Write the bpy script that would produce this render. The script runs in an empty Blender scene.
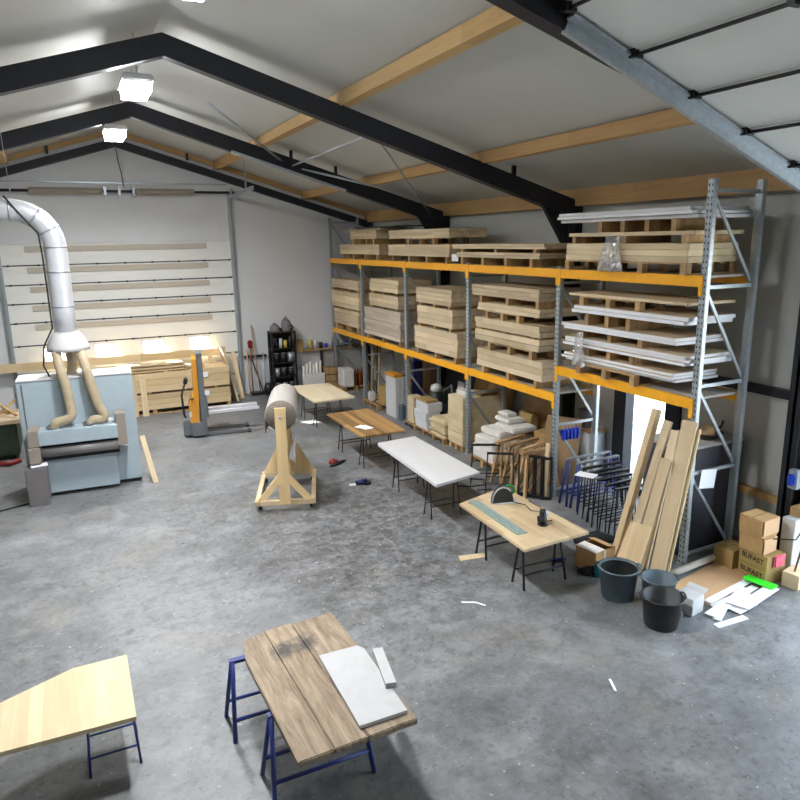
import bpy, bmesh, math, random
from mathutils import Vector, Matrix
random.seed(7)
SC = bpy.context.scene
COL = SC.collection
PI = math.pi

# ------------------------------------------------------------------ helpers
def lin(r, g, b):
    f = lambda c: (c/255/12.92) if c/255 <= .04045 else ((c/255+.055)/1.055)**2.4
    return (f(r), f(g), f(b), 1)

class MB:
    """collects shapes, builds ONE mesh object"""
    def __init__(s, o=(0, 0, 0)):
        s.bm = bmesh.new(); s.o = Vector(o)
    def _xf(s, vs, m):
        for v in vs: v.co = m @ v.co - s.o
    def box(s, x0, x1, y0, y1, z0, z1, bev=0, rz=0):
        c = Vector(((x0+x1)/2, (y0+y1)/2, (z0+z1)/2))
        return s.obox(c, (abs(x1-x0), abs(y1-y0), abs(z1-z0)), Matrix.Rotation(rz, 3, 'Z'), bev)
    def obox(s, c, d, rot=None, bev=0):
        r = bmesh.ops.create_cube(s.bm, size=1)
        vs = r['verts']
        for v in vs: v.co = Vector((v.co.x*d[0], v.co.y*d[1], v.co.z*d[2]))
        if bev:
            es = list({e for v in vs for e in v.link_edges})
            rr = bmesh.ops.bevel(s.bm, geom=es, offset=bev, segments=2, affect='EDGES', clamp_overlap=True)
            vs = list({v for v in rr['verts']} | {v for v in vs if v.is_valid})
        m = Matrix.Translation(Vector(c)) @ (rot.to_4x4() if rot else Matrix.Identity(4))
        s._xf(vs, m); return s
    def bar(s, p0, p1, w, h=None, up=(0, 0, 1), bev=0):
        """rectangular bar: w across, h along 'up'"""
        p0, p1 = Vector(p0), Vector(p1); h = h or w
        y = (p1-p0); L = y.length; y.normalize()
        u = Vector(up)
        if abs(u.dot(y)) > .99: u = Vector((1, 0, 0))
        x = y.cross(u).normalized(); z = x.cross(y)
        rot = Matrix((x, y, z)).transposed()
        return s.obox((p0+p1)/2, (w, L, h), rot, bev)
    def tube(s, pts, r, n=10, cap=True):
        pts = [Vector(p) for p in pts]
        rs = r if isinstance(r, (list, tuple)) else [r]*len(pts)
        rings = []; nx = None
        for i, p in enumerate(pts):
            t = (pts[min(i+1, len(pts)-1)]-pts[max(i-1, 0)]).normalized()
            if nx is None:
                a = Vector((0, 0, 1)) if abs(t.z) < .9 else Vector((1, 0, 0))
                nx = t.cross(a).normalized()
            else:
                nx = (nx - t*nx.dot(t)).normalized()
            b = t.cross(nx)
            rings.append([s.bm.verts.new(p+(nx*math.cos(2*PI*k/n)+b*math.sin(2*PI*k/n))*rs[i]-s.o) for k in range(n)])
        for a, b in zip(rings, rings[1:]):
            for k in range(n):
                f = s.bm.faces.new((a[k], a[(k+1) % n], b[(k+1) % n], b[k])); f.smooth = True
        if cap:
            s.bm.faces.new(rings[0][::-1]); s.bm.faces.new(rings[-1])
        return s
    def lathe(s, prof, c=(0, 0, 0), n=24, m=None):
        """prof: list of (r, z); closed at r=0"""
        c = Vector(c); rings = []
        M = m or Matrix.Identity(3)
        for r, z in prof:
            if r <= 1e-6: rings.append([s.bm.verts.new(M @ Vector((0, 0, z))+c-s.o)])
            else: rings.append([s.bm.verts.new(M @ Vector((r*math.cos(2*PI*k/n), r*math.sin(2*PI*k/n), z))+c-s.o) for k in range(n)])
        for a, b in zip(rings, rings[1:]):
            for k in range(n):
                k2 = (k+1) % n
                q = [a[k % len(a)], a[k2 % len(a)], b[k2 % len(b)], b[k % len(b)]]
                q2 = []
                for v in q:
                    if v not in q2: q2.append(v)
                if len(q2) >= 3:
                    f = s.bm.faces.new(q2); f.smooth = True
        return s
    def cyl(s, c, r, h, n=20, axis='Z'):
        m = {'Z': None, 'X': Matrix.Rotation(PI/2, 3, 'Y'), 'Y': Matrix.Rotation(-PI/2, 3, 'X')}[axis]
        return s.lathe([(0, 0), (r, 0), (r, h), (0, h)], c, n, m)
    def prism(s, poly, z0, z1):
        """poly: xy list, counter-clockwise"""
        a = [s.bm.verts.new(Vector((x, y, z0))-s.o) for x, y in poly]
        b = [s.bm.verts.new(Vector((x, y, z1))-s.o) for x, y in poly]
        s.bm.faces.new(a[::-1]); s.bm.faces.new(b)
        n = len(poly)
        for k in range(n): s.bm.faces.new((a[k], a[(k+1) % n], b[(k+1) % n], b[k]))
        return s
    def extr(s, poly3, d):
        """planar polygon in 3-D extruded along d"""
        d = Vector(d)
        a = [s.bm.verts.new(Vector(p)-s.o) for p in poly3]
        b = [s.bm.verts.new(Vector(p)+d-s.o) for p in poly3]
        s.bm.faces.new(a[::-1]); s.bm.faces.new(b)
        n = len(a)
        for k in range(n): s.bm.faces.new((a[k], a[(k+1) % n], b[(k+1) % n], b[k]))
        return s
    def build(s, name, mat, parent=None):
        bmesh.ops.recalc_face_normals(s.bm, faces=s.bm.faces[:])
        me = bpy.data.meshes.new(name); s.bm.to_mesh(me); s.bm.free()
        me.materials.append(mat)
        o = bpy.data.objects.new(name, me); COL.objects.link(o)
        if parent is None: o.location = s.o
        else: o.parent = parent
        return o

def tag(o, label, cat, group=None, kind=None):
    o['label'] = label; o['category'] = cat
    if group: o['group'] = group
    if kind: o['kind'] = kind
    return o
def root(name, label, cat, loc, rz=0, group=None):
    o = bpy.data.objects.new(name, None); COL.objects.link(o)
    o.empty_display_size = .1; o.location = loc; o.rotation_euler = (0, 0, rz)
    return tag(o, label, cat, group)
def single(name, mb, mat, label, cat, group=None):
    """one-mesh thing: origin at the middle of its base"""
    vs = mb.bm.verts; w = [v.co+mb.o for v in vs]
    o = Vector(((min(v.x for v in w)+max(v.x for v in w))/2, (min(v.y for v in w)+max(v.y for v in w))/2, min(v.z for v in w)))
    for v in vs: v.co = v.co+mb.o-o
    mb.o = o
    return tag(mb.build(name, mat), label, cat, group)
def struct(name, mb, mat, parent=None):
    o = mb.build(name, mat, parent)
    if parent is None: o['kind'] = 'structure'
    return o
def copy_tree(o, parent=None):
    c = o.copy(); COL.objects.link(c); c.parent = parent
    for ch in list(o.children): copy_tree(ch, c)
    return c
def plank(name, foot, top, w, t, mat, label, cat, group=None, across=(0, 1, 0)):
    """a board from foot to top (middle of its ends); local Y runs along the board"""
    foot, top = Vector(foot), Vector(top)
    y = (top-foot); L = y.length; y.normalize()
    x = Vector(across); x = (x-y*x.dot(y)).normalized(); z = x.cross(y)
    mb = MB(); mb.obox((0, L/2, 0), (w, L, t), None, min(.004, t*.2))
    o = mb.build(name, mat)
    o.matrix_world = Matrix.Translation(foot) @ Matrix((x, y, z)).transposed().to_4x4()
    return tag(o, label, cat, group)

# ------------------------------------------------------------------ materials
class NT:
    def __init__(s, name):
        s.m = bpy.data.materials.new(name); s.m.use_nodes = True
        s.t = s.m.node_tree; s.n = s.t.nodes; s.b = s.n['Principled BSDF']
    def new(s, typ, **kw):
        n = s.n.new(typ)
        for k, v in kw.items():
            if k in ('inp',): continue
            setattr(n, k, v)
        for k, v in kw.get('inp', {}).items(): n.inputs[k].default_value = v
        return n
    def link(s, a, b): s.t.links.new(a, b)
    def math(s, op, a, b=None, c=None):
        n = s.n.new('ShaderNodeMath'); n.operation = op
        for i, v in enumerate((a, b, c)):
            if v is None: continue
            if isinstance(v, (int, float)): n.inputs[i].default_value = v
            else: s.link(v, n.inputs[i])
        return n.outputs[0]
    def mix(s, f, a, b, blend='MIX'):
        n = s.n.new('ShaderNodeMix'); n.data_type = 'RGBA'; n.blend_type = blend
        for i, v in ((0, f), (6, a), (7, b)):
            if isinstance(v, (int, float)): n.inputs[i].default_value = v
            elif isinstance(v, tuple): n.inputs[i].default_value = v
            else: s.link(v, n.inputs[i])
        return n.outputs[2]
    def ramp(s, f, stops):
        n = s.n.new('ShaderNodeValToRGB'); s.link(f, n.inputs[0])
        e = n.color_ramp.elements
        while len(e) < len(stops): e.new(.5)
        for k, (p, c) in enumerate(stops):
            e[k].position = p; e[k].color = c if isinstance(c, tuple) else (c, c, c, 1)
        return n.outputs[0]
    def coord(s, kind='Object', scale=(1, 1, 1), loc=None):
        tc = s.n.new('ShaderNodeTexCoord'); mp = s.n.new('ShaderNodeMapping')
        s.link(tc.outputs[kind], mp.inputs[0]); mp.inputs['Scale'].default_value = scale
        if loc is not None: s.link(loc, mp.inputs['Location'])
        return mp.outputs[0]
    def noise(s, v, scale, detail=3, rough=.55, dist=0):
        n = s.n.new('ShaderNodeTexNoise'); s.link(v, n.inputs['Vector'])
        n.inputs['Scale'].default_value = scale; n.inputs['Detail'].default_value = detail
        n.inputs['Roughness'].default_value = rough; n.inputs['Distortion'].default_value = dist
        return n.outputs[0]
    def bump(s, h, strength=.3, dist=.01):
        n = s.n.new('ShaderNodeBump'); s.link(h, n.inputs['Height'])
        n.inputs['Strength'].default_value = strength; n.inputs['Distance'].default_value = dist
        s.link(n.outputs[0], s.b.inputs['Normal'])
    def col(s, c): s.link(c, s.b.inputs['Base Color'])
    def set(s, rough=.5, metal=0, spec=.5):
        s.b.inputs['Roughness'].default_value = rough; s.b.inputs['Metallic'].default_value = metal
        s.b.inputs['Specular IOR Level'].default_value = spec; return s.m

def plain(name, c, rough=.5, metal=0, vary=.12, scale=9, spec=.5):
    """slightly uneven paint / plastic / paper"""
    t = NT(name); v = t.coord('Object')
    n = t.noise(v, scale, 4)
    dk = tuple(x*(1-vary) for x in c[:3])+(1,); lt = tuple(min(1, x*(1+vary)) for x in c[:3])+(1,)
    t.col(t.ramp(n, [(.3, dk), (.7, lt)]))
    return t.set(rough, metal, spec)

def wood(name, c1, c2, axis='Y', stave=.11, length=.9, rough=.6, knots=.0, vary=.16, vmix=.5):
    """glued staves with grain along one axis; each object gets its own offset and tone"""
    t = NT(name)
    oi = t.new('ShaderNodeObjectInfo')
    rnd = oi.outputs['Random']
    comb = t.new('ShaderNodeCombineXYZ')
    for k in range(3): t.link(t.math('MULTIPLY', rnd, (7.3, 11.1, 5.7)[k]), comb.inputs[k])
    base = t.coord('Object')
    vadd = t.new('ShaderNodeVectorMath', operation='ADD'); t.link(base, vadd.inputs[0]); t.link(comb.outputs[0], vadd.inputs[1])
    v = vadd.outputs[0]
    sx = {'Y': (14, .9, 14), 'X': (.9, 14, 14), 'Z': (14, 14, .9)}[axis]
    mp = t.new('ShaderNodeMapping'); t.link(v, mp.inputs[0]); mp.inputs['Scale'].default_value = sx
    g = t.noise(mp.outputs[0], 1.6, 5, .6, .6)
    sep = t.new('ShaderNodeSeparateXYZ'); t.link(v, sep.inputs[0])
    if axis == 'Y': a, b = sep.outputs[0], sep.outputs[1]
    elif axis == 'X': a, b = sep.outputs[1], sep.outputs[0]
    else: a, b = sep.outputs[0], sep.outputs[2]
    if axis == 'Z': a = t.math('ADD', a, sep.outputs[1])
    ia = t.math('FLOOR', t.math('DIVIDE', a, stave))
    ib = t.math('FLOOR', t.math('ADD', t.math('DIVIDE', b, length), t.math('MULTIPLY', ia, .37)))
    cm = t.new('ShaderNodeCombineXYZ'); t.link(ia, cm.inputs[0]); t.link(ib, cm.inputs[1]); t.link(rnd, cm.inputs[2])
    wn = t.new('ShaderNodeTexWhiteNoise', noise_dimensions='3D'); t.link(cm.outputs[0], wn.inputs[0])
    f = t.math('ADD', t.math('MULTIPLY', g, .6), t.math('MULTIPLY', wn.outputs[0], .4*vmix*2))
    c = t.ramp(f, [(.15, c2), (.8, c1)])
    # tone of the single board
    tone = t.math('ADD', t.math('MULTIPLY', rnd, vary*2), 1-vary)
    hsv = t.new('ShaderNodeHueSaturation'); t.link(tone, hsv.inputs['Value']); t.link(c, hsv.inputs['Color'])
    c = hsv.outputs[0]
    if knots:
        kn = t.noise(v, 7, 1); kk = t.ramp(kn, [(.0, 1.0), (.26, .0)])
        c = t.mix(t.math('MULTIPLY', kk, knots), c, lin(70, 48, 30))
    t.col(c); t.bump(g, .12, .003)
    return t.set(rough)

M = {}
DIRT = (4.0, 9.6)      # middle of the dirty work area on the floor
def mats():
    W = lin
    M['pine'] = wood('pale_pine', W(230, 212, 176), W(200, 178, 138), 'Y', .12, 1.4, knots=.5)
    M['pine_x'] = wood('pale_pine_cross', W(224, 202, 162), W(196, 168, 124), 'X', .12, 1.4)
    M['oak'] = wood('pale_oak', W(220, 202, 170), W(186, 164, 130), 'Y', .1, 1.0)
    M['oak_x'] = wood('pale_oak_cross', W(220, 202, 170), W(190, 168, 134), 'X', .1, 1.0)
    M['limed'] = wood('limed_oak', W(205, 192, 176), W(168, 152, 136), 'Y', .1, 1.0)
    M['crate'] = wood('pallet_wood', W(196, 164, 116), W(138, 104, 66), 'Y', .1, 3, knots=.4, vary=.25)
    M['blond'] = wood('blond_wood', W(226, 210, 174), W(204, 182, 142), 'Y', .1, .8, vary=.08)
    M['table_oak'] = wood('oak_table_top', W(212, 190, 154), W(178, 152, 116), 'Y', .09, .7, vary=.02)
    M['table_ash'] = wood('ash_table_top', W(232, 220, 192), W(212, 196, 162), 'Y', .12, 1.2, vary=.02, vmix=.3)
    M['teak'] = wood('brown_table_top', W(176, 138, 86), W(84, 60, 34), 'Y', .105, 4, vary=.02, vmix=1.0)
    M['lath'] = wood('planed_plank', W(222, 202, 166), W(190, 164, 124), 'Y', .3, 4, knots=.45, vary=.1)
    M['purlin'] = wood('roof_beam_wood', W(206, 172, 118), W(172, 130, 78), 'Y', .4, 5, vary=.04, knots=.3)
    M['purlin_x'] = wood('roof_batten_wood', W(206, 172, 118), W(172, 130, 78), 'X', .4, 5, vary=.04)
    M['stand'] = wood('sawn_spruce', W(236, 208, 158), W(214, 178, 124), 'Z', .3, 4, vary=.05)
    M['ply'] = wood('plywood_sheet', W(196, 164, 122), W(160, 126, 86), 'Z', .5, 3, vary=.05)
    M['legwood'] = wood('turned_leg_wood', W(200, 168, 124), W(150, 112, 72), 'Z', .2, 3, vary=.2)
    M['card'] = plain('cardboard', W(196, 158, 108), .8, vary=.08)
    M['card_dk'] = plain('dull_cardboard', W(168, 140, 88), .8, vary=.08)
    M['card_sheet'] = plain('kraft_sheet', W(206, 168, 128), .75, vary=.06, scale=3)
    M['white'] = plain('white_board', W(206, 206, 206), .5, vary=.04)
    M['paper'] = plain('white_paper', W(245, 246, 250), .7, vary=.02)
    M['wrap'] = plain('white_wrapping', W(226, 222, 216), .55, vary=.08, scale=14)
    M['offwhite'] = plain('dull_white_board', W(182, 182, 182), .6, vary=.05)
    M['primed'] = plain('primed_board', W(208, 210, 214), .5, vary=.06)
    t = NT('white_edged_board'); v = t.coord('Object', (14, .9, 14)); g = t.noise(v, 1.6, 4)
    ge = t.new('ShaderNodeNewGeometry'); sep = t.new('ShaderNodeSeparateXYZ'); t.link(ge.outputs['True Normal'], sep.inputs[0])
    fc = t.math('GREATER_THAN', t.math('ABSOLUTE', sep.outputs[2]), .6)
    t.col(t.mix(fc, W(236, 238, 242), t.ramp(g, [(.3, W(190, 168, 136)), (.7, W(222, 206, 178))]))); t.set(.5); M['edged'] = t.m
    M['dark'] = plain('anthracite_steel', W(38, 40, 46), .5, vary=.1, spec=.3)
    M['black'] = plain('black_steel', W(28, 28, 30), .45, vary=.15)
    M['rubber'] = plain('black_rubber', W(24, 24, 25), .7, vary=.2)
    M['bluesteel'] = plain('blue_steel', W(34, 50, 118), .45, vary=.15)
    M['blueplastic'] = plain('blue_plastic', W(36, 70, 200), .4)
    M['teal'] = plain('teal_plastic', W(20, 110, 120), .4)
    M['red'] = plain('red_plastic', W(130, 34, 34), .4)
    M['pink'] = plain('pink_pack', W(226, 96, 120), .5, vary=.3, scale=20)
    M['green_neon'] = plain('bright_green_sheet', W(60, 250, 50), .5, vary=.04)
    M['green_saw'] = plain('green_plastic', W(40, 120, 50), .4)
    M['rail_green'] = plain('pale_green_rail', W(138, 160, 152), .4, .1)
    M['machine'] = plain('light_blue_enamel', W(168, 183, 191), .35, vary=.03)
    M['machine_dk'] = plain('grey_enamel', W(118, 114, 114), .45, vary=.05)
    M['taupe'] = plain('taupe_enamel', W(150, 140, 128), .5, vary=.06)
    M['oldgreen'] = plain('dark_green_enamel', W(52, 72, 54), .5, vary=.2)
    M['hose'] = plain('tan_hose', W(176, 160, 132), .6, vary=.1)
    M['galv'] = plain('galvanised_steel', W(176, 184, 190), .38, .55, vary=.12, scale=22)
    M['duct'] = plain('spiral_duct_metal', W(222, 224, 230), .32, .3, vary=.05, scale=4)
    M['steel'] = plain('bright_steel', W(226, 226, 234), .3, .3, vary=.05)
    M['orange'] = plain('orange_beam_paint', W(250, 178, 30), .4, vary=.05)
    M['truck'] = plain('orange_truck_paint', W(212, 146, 44), .4, vary=.05)
    M['truckgrey'] = plain('grey_truck_paint', W(104, 108, 112), .45, vary=.08)
    M['deck'] = plain('grey_deck_board', W(168, 164, 158), .7, vary=.1)
    M['felt'] = plain('grey_felt', W(160, 154, 147), .95, vary=.05, scale=60)
    M['felt_end'] = plain('dark_felt_end', W(118, 110, 100), .95, vary=.25, scale=30)
    M['tub'] = plain('blue_grey_plastic', W(82, 98, 108), .5, vary=.05)
    M['tubblack'] = plain('black_plastic', W(34, 35, 37), .45, vary=.08)
    M['slate'] = plain('slate_grey_laminate', W(66, 66, 74), .45, vary=.05)
    M['ink'] = plain('black_ink', W(30, 24, 16), .7)
    M['brown'] = plain('brown_glass', W(120, 60, 24), .25, vary=.15)
    M['rust'] = plain('rust_band', W(150, 84, 50), .6)
    M['yellow'] = plain('yellow_can', W(214, 190, 80), .4)
    M['navy'] = plain('navy_plastic', W(30, 34, 80), .4, vary=.2)
    # upright: galvanised with two rows of slots
    t = NT('perforated_upright'); v = t.coord('Object'); sep = t.new('ShaderNodeSeparateXYZ'); t.link(v, sep.inputs[0])
    fz = t.math('ABSOLUTE', t.math('SUBTRACT', t.math('FRACT', t.math('DIVIDE', sep.outputs[2], .075)), .5))
    ay = t.math('ABSOLUTE', t.math('SUBTRACT', t.math('ABSOLUTE', sep.outputs[1]), .024))
    mk = t.math('MULTIPLY', t.math('LESS_THAN', fz, .2), t.math('LESS_THAN', ay, .0085))
    n = t.noise(v, 22, 3)
    c = t.ramp(n, [(.3, W(150, 160, 166)), (.7, W(190, 198, 204))])
    t.col(t.mix(mk, c, W(30, 32, 34))); t.set(.38, .5); M['upright'] = t.m
    # concrete floor with stains, scuffs, paint specks
    t = NT('concrete_floor'); v = t.coord('Object')
    a = t.noise(v, .35, 4, .6, .4); b = t.noise(v, 2.2, 5, .65); d = t.noise(v, 14, 4, .6)
    f = t.math('ADD', t.math('MULTIPLY', a, .45), t.math('ADD', t.math('MULTIPLY', b, .35), t.math('MULTIPLY', d, .2)))
    c = t.ramp(f, [(.32, W(88, 88, 87)), (.5, W(120, 122, 124)), (.68, W(150, 153, 157))])
    # dark greasy spots
    s1 = t.ramp(t.noise(v, 7.5, 4, .65, .3), [(.53, 0.0), (.66, 1.0)])
    s1m = t.ramp(t.noise(v, .5, 2), [(.44, 0.0), (.56, 1.0)])
    c = t.mix(t.math('MULTIPLY', t.math('MULTIPLY', s1, s1m), .5), c, W(66, 64, 62))
    s2 = t.ramp(t.noise(v, 17, 3, .6), [(.6, 0.0), (.66, 1.0)])
    c = t.mix(t.math('MULTIPLY', s2, .5), c, W(70, 69, 68))
    # streaky scuffs
    vs = t.coord('Object', (1.0, 4, 1)); s3 = t.ramp(t.noise(vs, 1.6, 5, .7, .4), [(.52, 0.0), (.66, 1.0)])
    c = t.mix(t.math('MULTIPLY', s3, .3), c, W(92, 91, 90))
    # dust
    s4 = t.ramp(t.noise(v, 1.1, 5, .7, .5), [(.52, 0.0), (.68, 1.0)])
    c = t.mix(t.math('MULTIPLY', s4, .3), c, W(172, 172, 170))
    s6 = t.ramp(t.noise(v, .8, 3, .6, .3), [(.55, 0.0), (.68, 1.0)])
    c = t.mix(t.math('MULTIPLY', s6, .25), c, W(140, 126, 106))
    s5 = t.ramp(t.noise(v, 19, 1, .5), [(.73, 0.0), (.76, 1.0)])
    c = t.mix(t.math('MULTIPLY', s5, .35), c, W(228, 228, 228))
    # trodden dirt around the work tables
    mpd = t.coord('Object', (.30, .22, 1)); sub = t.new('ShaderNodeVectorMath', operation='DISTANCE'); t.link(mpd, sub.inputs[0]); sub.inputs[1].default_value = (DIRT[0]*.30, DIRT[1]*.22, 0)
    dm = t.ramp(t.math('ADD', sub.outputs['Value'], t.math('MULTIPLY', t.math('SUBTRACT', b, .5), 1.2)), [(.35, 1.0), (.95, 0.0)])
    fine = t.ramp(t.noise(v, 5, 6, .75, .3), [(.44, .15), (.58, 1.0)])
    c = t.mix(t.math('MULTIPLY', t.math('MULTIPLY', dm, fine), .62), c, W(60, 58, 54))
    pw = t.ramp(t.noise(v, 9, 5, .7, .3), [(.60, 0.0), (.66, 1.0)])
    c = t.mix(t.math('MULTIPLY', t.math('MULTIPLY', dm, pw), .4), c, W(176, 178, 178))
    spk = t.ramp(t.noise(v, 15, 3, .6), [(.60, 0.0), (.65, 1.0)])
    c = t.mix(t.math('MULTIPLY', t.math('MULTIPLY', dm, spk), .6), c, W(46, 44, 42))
    allover = t.ramp(t.noise(v, 4, 6, .75, .2), [(.5, 0.0), (.66, 1.0)])
    c = t.mix(t.math('MULTIPLY', allover, .4), c, W(74, 74, 74))
    t.col(c); t.bump(d, .08, .004)
    t.link(t.ramp(b, [(.3, .34), (.7, .62)]), t.b.inputs['Roughness']); t.b.inputs['Specular IOR Level'].default_value = .5
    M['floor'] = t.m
    # profiled wall sheet: fine vertical ribs
    def ribbed(name, c, ax, pitch, strength):
        t = NT(name); v = t.coord('Object'); sep = t.new('ShaderNodeSeparateXYZ'); t.link(v, sep.inputs[0])
        fr = t.math('ABSOLUTE', t.math('SUBTRACT', t.math('FRACT', t.math('DIVIDE', sep.outputs[ax], pitch)), .5))
        h = t.ramp(fr, [(.0, 0.0), (.06, 1.0)])
        n = t.noise(v, 1.3, 3)
        dk = tuple(x*.95 for x in c[:3])+(1,)
        t.col(t.ramp(n, [(.3, dk), (.7, c)])); t.bump(h, strength, .004)
        return t.set(.5, 0, .3)
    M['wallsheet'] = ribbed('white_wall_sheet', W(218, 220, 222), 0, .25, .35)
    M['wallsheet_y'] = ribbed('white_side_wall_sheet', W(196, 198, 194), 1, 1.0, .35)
    M['roof'] = ribbed('grey_roof_sheet', W(196, 196, 190), 1, 1.0, .5)
    M['doorpanel'] = ribbed('cream_door_panel', W(232, 233, 228), 2, .06, .12)
    M['doorstrip'] = plain('beige_door_strip', W(188, 180, 166), .6, vary=.04)
    M['ground'] = plain('outdoor_paving', W(200, 200, 196), .9)
    # weathered slab
    t = NT('weathered_plank_top'); v = t.coord('Object')
    mp = t.coord('Object', (10, 1.0, 10)); g = t.noise(mp, 1.6, 5, .65, .8)
    c = t.ramp(g, [(.25, W(96, 82, 66)), (.5, W(146, 128, 106)), (.75, W(176, 158, 136))])
    k = t.ramp(t.noise(v, 3.2, 4, .6, .3), [(.48, 0.0), (.7, 1.0)])
    c = t.mix(t.math('MULTIPLY', k, .35), c, W(96, 88, 80))
    wob = t.math('MULTIPLY', t.math('SUBTRACT', t.noise(v, 9, 4, .7), .5), .32)
    for sx_, sy_ in ((-.16, .46), (.06, .5)):
        dd = t.new('ShaderNodeVectorMath', operation='DISTANCE'); t.link(t.coord('Object', (1, .8, 0)), dd.inputs[0]); dd.inputs[1].default_value = (sx_, sy_*.8, 0)
        st_ = t.ramp(t.math('ADD', dd.outputs['Value'], wob), [(.04, 1.0), (.15, 0.0)])
        c = t.mix(t.math('MULTIPLY', st_, .8), c, W(52, 52, 54))
    t.col(c); t.bump(g, .4, .01); M['slab'] = t.set(.75)
    # clear things
    t = NT('window_glass'); t.n.remove(t.b)
    tr = t.new('ShaderNodeBsdfTransparent'); gl = t.new('ShaderNodeBsdfGlossy', inp={'Roughness': .02})
    mx = t.new('ShaderNodeMixShader'); mx.inputs[0].default_value = .06
    t.link(tr.outputs[0], mx.inputs[1]); t.link(gl.outputs[0], mx.inputs[2]); t.link(mx.outputs[0], t.n['Material Output'].inputs[0]); M['glass'] = t.m
    t = NT('clear_plastic_film'); t.n.remove(t.b)
    tr = t.new('ShaderNodeBsdfTransparent'); gl = t.new('ShaderNodeBsdfGlossy', inp={'Roughness': .25}); df = t.new('ShaderNodeBsdfDiffuse', inp={'Color': W(225, 225, 228)})
    m1 = t.new('ShaderNodeMixShader'); m1.inputs[0].default_value = .5; t.link(df.outputs[0], m1.inputs[1]); t.link(gl.outputs[0], m1.inputs[2])
    mx = t.new('ShaderNodeMixShader'); mx.inputs[0].default_value = .38
    t.link(tr.outputs[0], mx.inputs[1]); t.link(m1.outputs[0], mx.inputs[2]); t.link(mx.outputs[0], t.n['Material Output'].inputs[0]); M['film'] = t.m
    def emit(name, c, s):
        t = NT(name); t.b.inputs['Base Color'].default_value = (1, 1, 1, 1)
        t.b.inputs['Emission Color'].default_value = c; t.b.inputs['Emission Strength'].default_value = s
        return t.m
    M['lamp'] = emit('lit_lamp_diffuser', (.96, .98, 1, 1), LAMP)
LAMP = 70
LAMPW = 225
SPREAD = 150
mats()

# ------------------------------------------------------------------ camera
F, PIT, YAW, ROL = 687.6, .2298, .4416, -.0183
CAMZ = 4.349
cp, sp, cy, sy, cr, sr = math.cos(PIT), math.sin(PIT), math.cos(YAW), math.sin(YAW), math.cos(ROL), math.sin(ROL)
fw = Vector((sy*cp, cy*cp, -sp)); ri = Vector((cy, -sy, 0)); up = ri.cross(fw)
r2 = cr*ri+sr*up; u2 = -sr*ri+cr*up
cd = bpy.data.cameras.new('camera'); cam = bpy.data.objects.new('camera', cd); COL.objects.link(cam)
cam.matrix_world = Matrix.Translation((0, 0, CAMZ)) @ Matrix((r2, u2, -fw)).transposed().to_4x4()
cd.sensor_width = 36; cd.lens = F/800*36; cd.clip_start = .05; cd.clip_end = 300
SC.camera = cam

# ------------------------------------------------------------------ hall shell
RX = 1.457            # ridge
XL, XR = -5.54, 8.45  # inside of side walls
YF, YB = -7.0, 19.75  # inside of front and back wall
SL = .298
roofz = lambda x, c=7.18: c-SL*abs(x-RX)
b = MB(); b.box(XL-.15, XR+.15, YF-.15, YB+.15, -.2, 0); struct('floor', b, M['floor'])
b = MB(); b.box(-60, 60, -60, 80, -.5, -.22); struct('ground', b, M['ground'])

# back wall with the door opening
DX0, DX1, DZ1 = -1.43, 4.2, 4.4
b = MB()
def wallpoly(b, xa, xb, za):
    xs = [xa]+([RX] if xa < RX < xb else [])+[xb]
    b.extr([(xa, YB, za)]+[(xb, YB, za)]+[(x, YB, roofz(x)+.05) for x in xs[::-1]], (0, .15, 0))
wallpoly(b, XL-.15, DX0, 0); wallpoly(b, DX1, XR+.15, 0); wallpoly(b, DX0, DX1, DZ1)
struct('wall_back', b, M['wallsheet'])
b = MB(); xs = [XL-.15, RX, XR+.15]
b.extr([(xs[0], YF, 0), (xs[2], YF, 0)]+[(x, YF, roofz(x)+.05) for x in xs[::-1]], (0, -.15, 0))
struct('wall_front', b, M['wallsheet'])
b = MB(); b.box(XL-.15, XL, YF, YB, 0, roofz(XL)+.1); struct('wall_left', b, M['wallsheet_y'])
# right wall: open roller gate near the camera, a glazed door further on
GY0, GY1, GZ = .3, 5.0, 4.2
PY0, PY1, PZ = 7.55, 9.0, 2.35
zt = roofz(XR)+.1
b = MB()
for y0, y1, z0, z1 in ((YF, GY0, 0, zt), (GY0, GY1, GZ, zt), (GY1, PY0, 0, zt), (PY0, PY1, PZ, zt), (PY1, YB, 0, zt)):
    b.box(XR, XR+.15, y0, y1, z0, z1)
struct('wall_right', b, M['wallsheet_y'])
# roof: two slopes
b = MB()
for s in (-1, 1):
    xe = XL-.4 if s < 0 else XR+.4
    b.extr([(RX, YF-.3, 7.18), (xe, YF-.3, roofz(xe)), (xe, YF-.3, roofz(xe)+.12), (RX, YF-.3, 7.30)], (0, YB-YF+.6, 0))
struct('ceiling', b, M['roof'])
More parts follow.
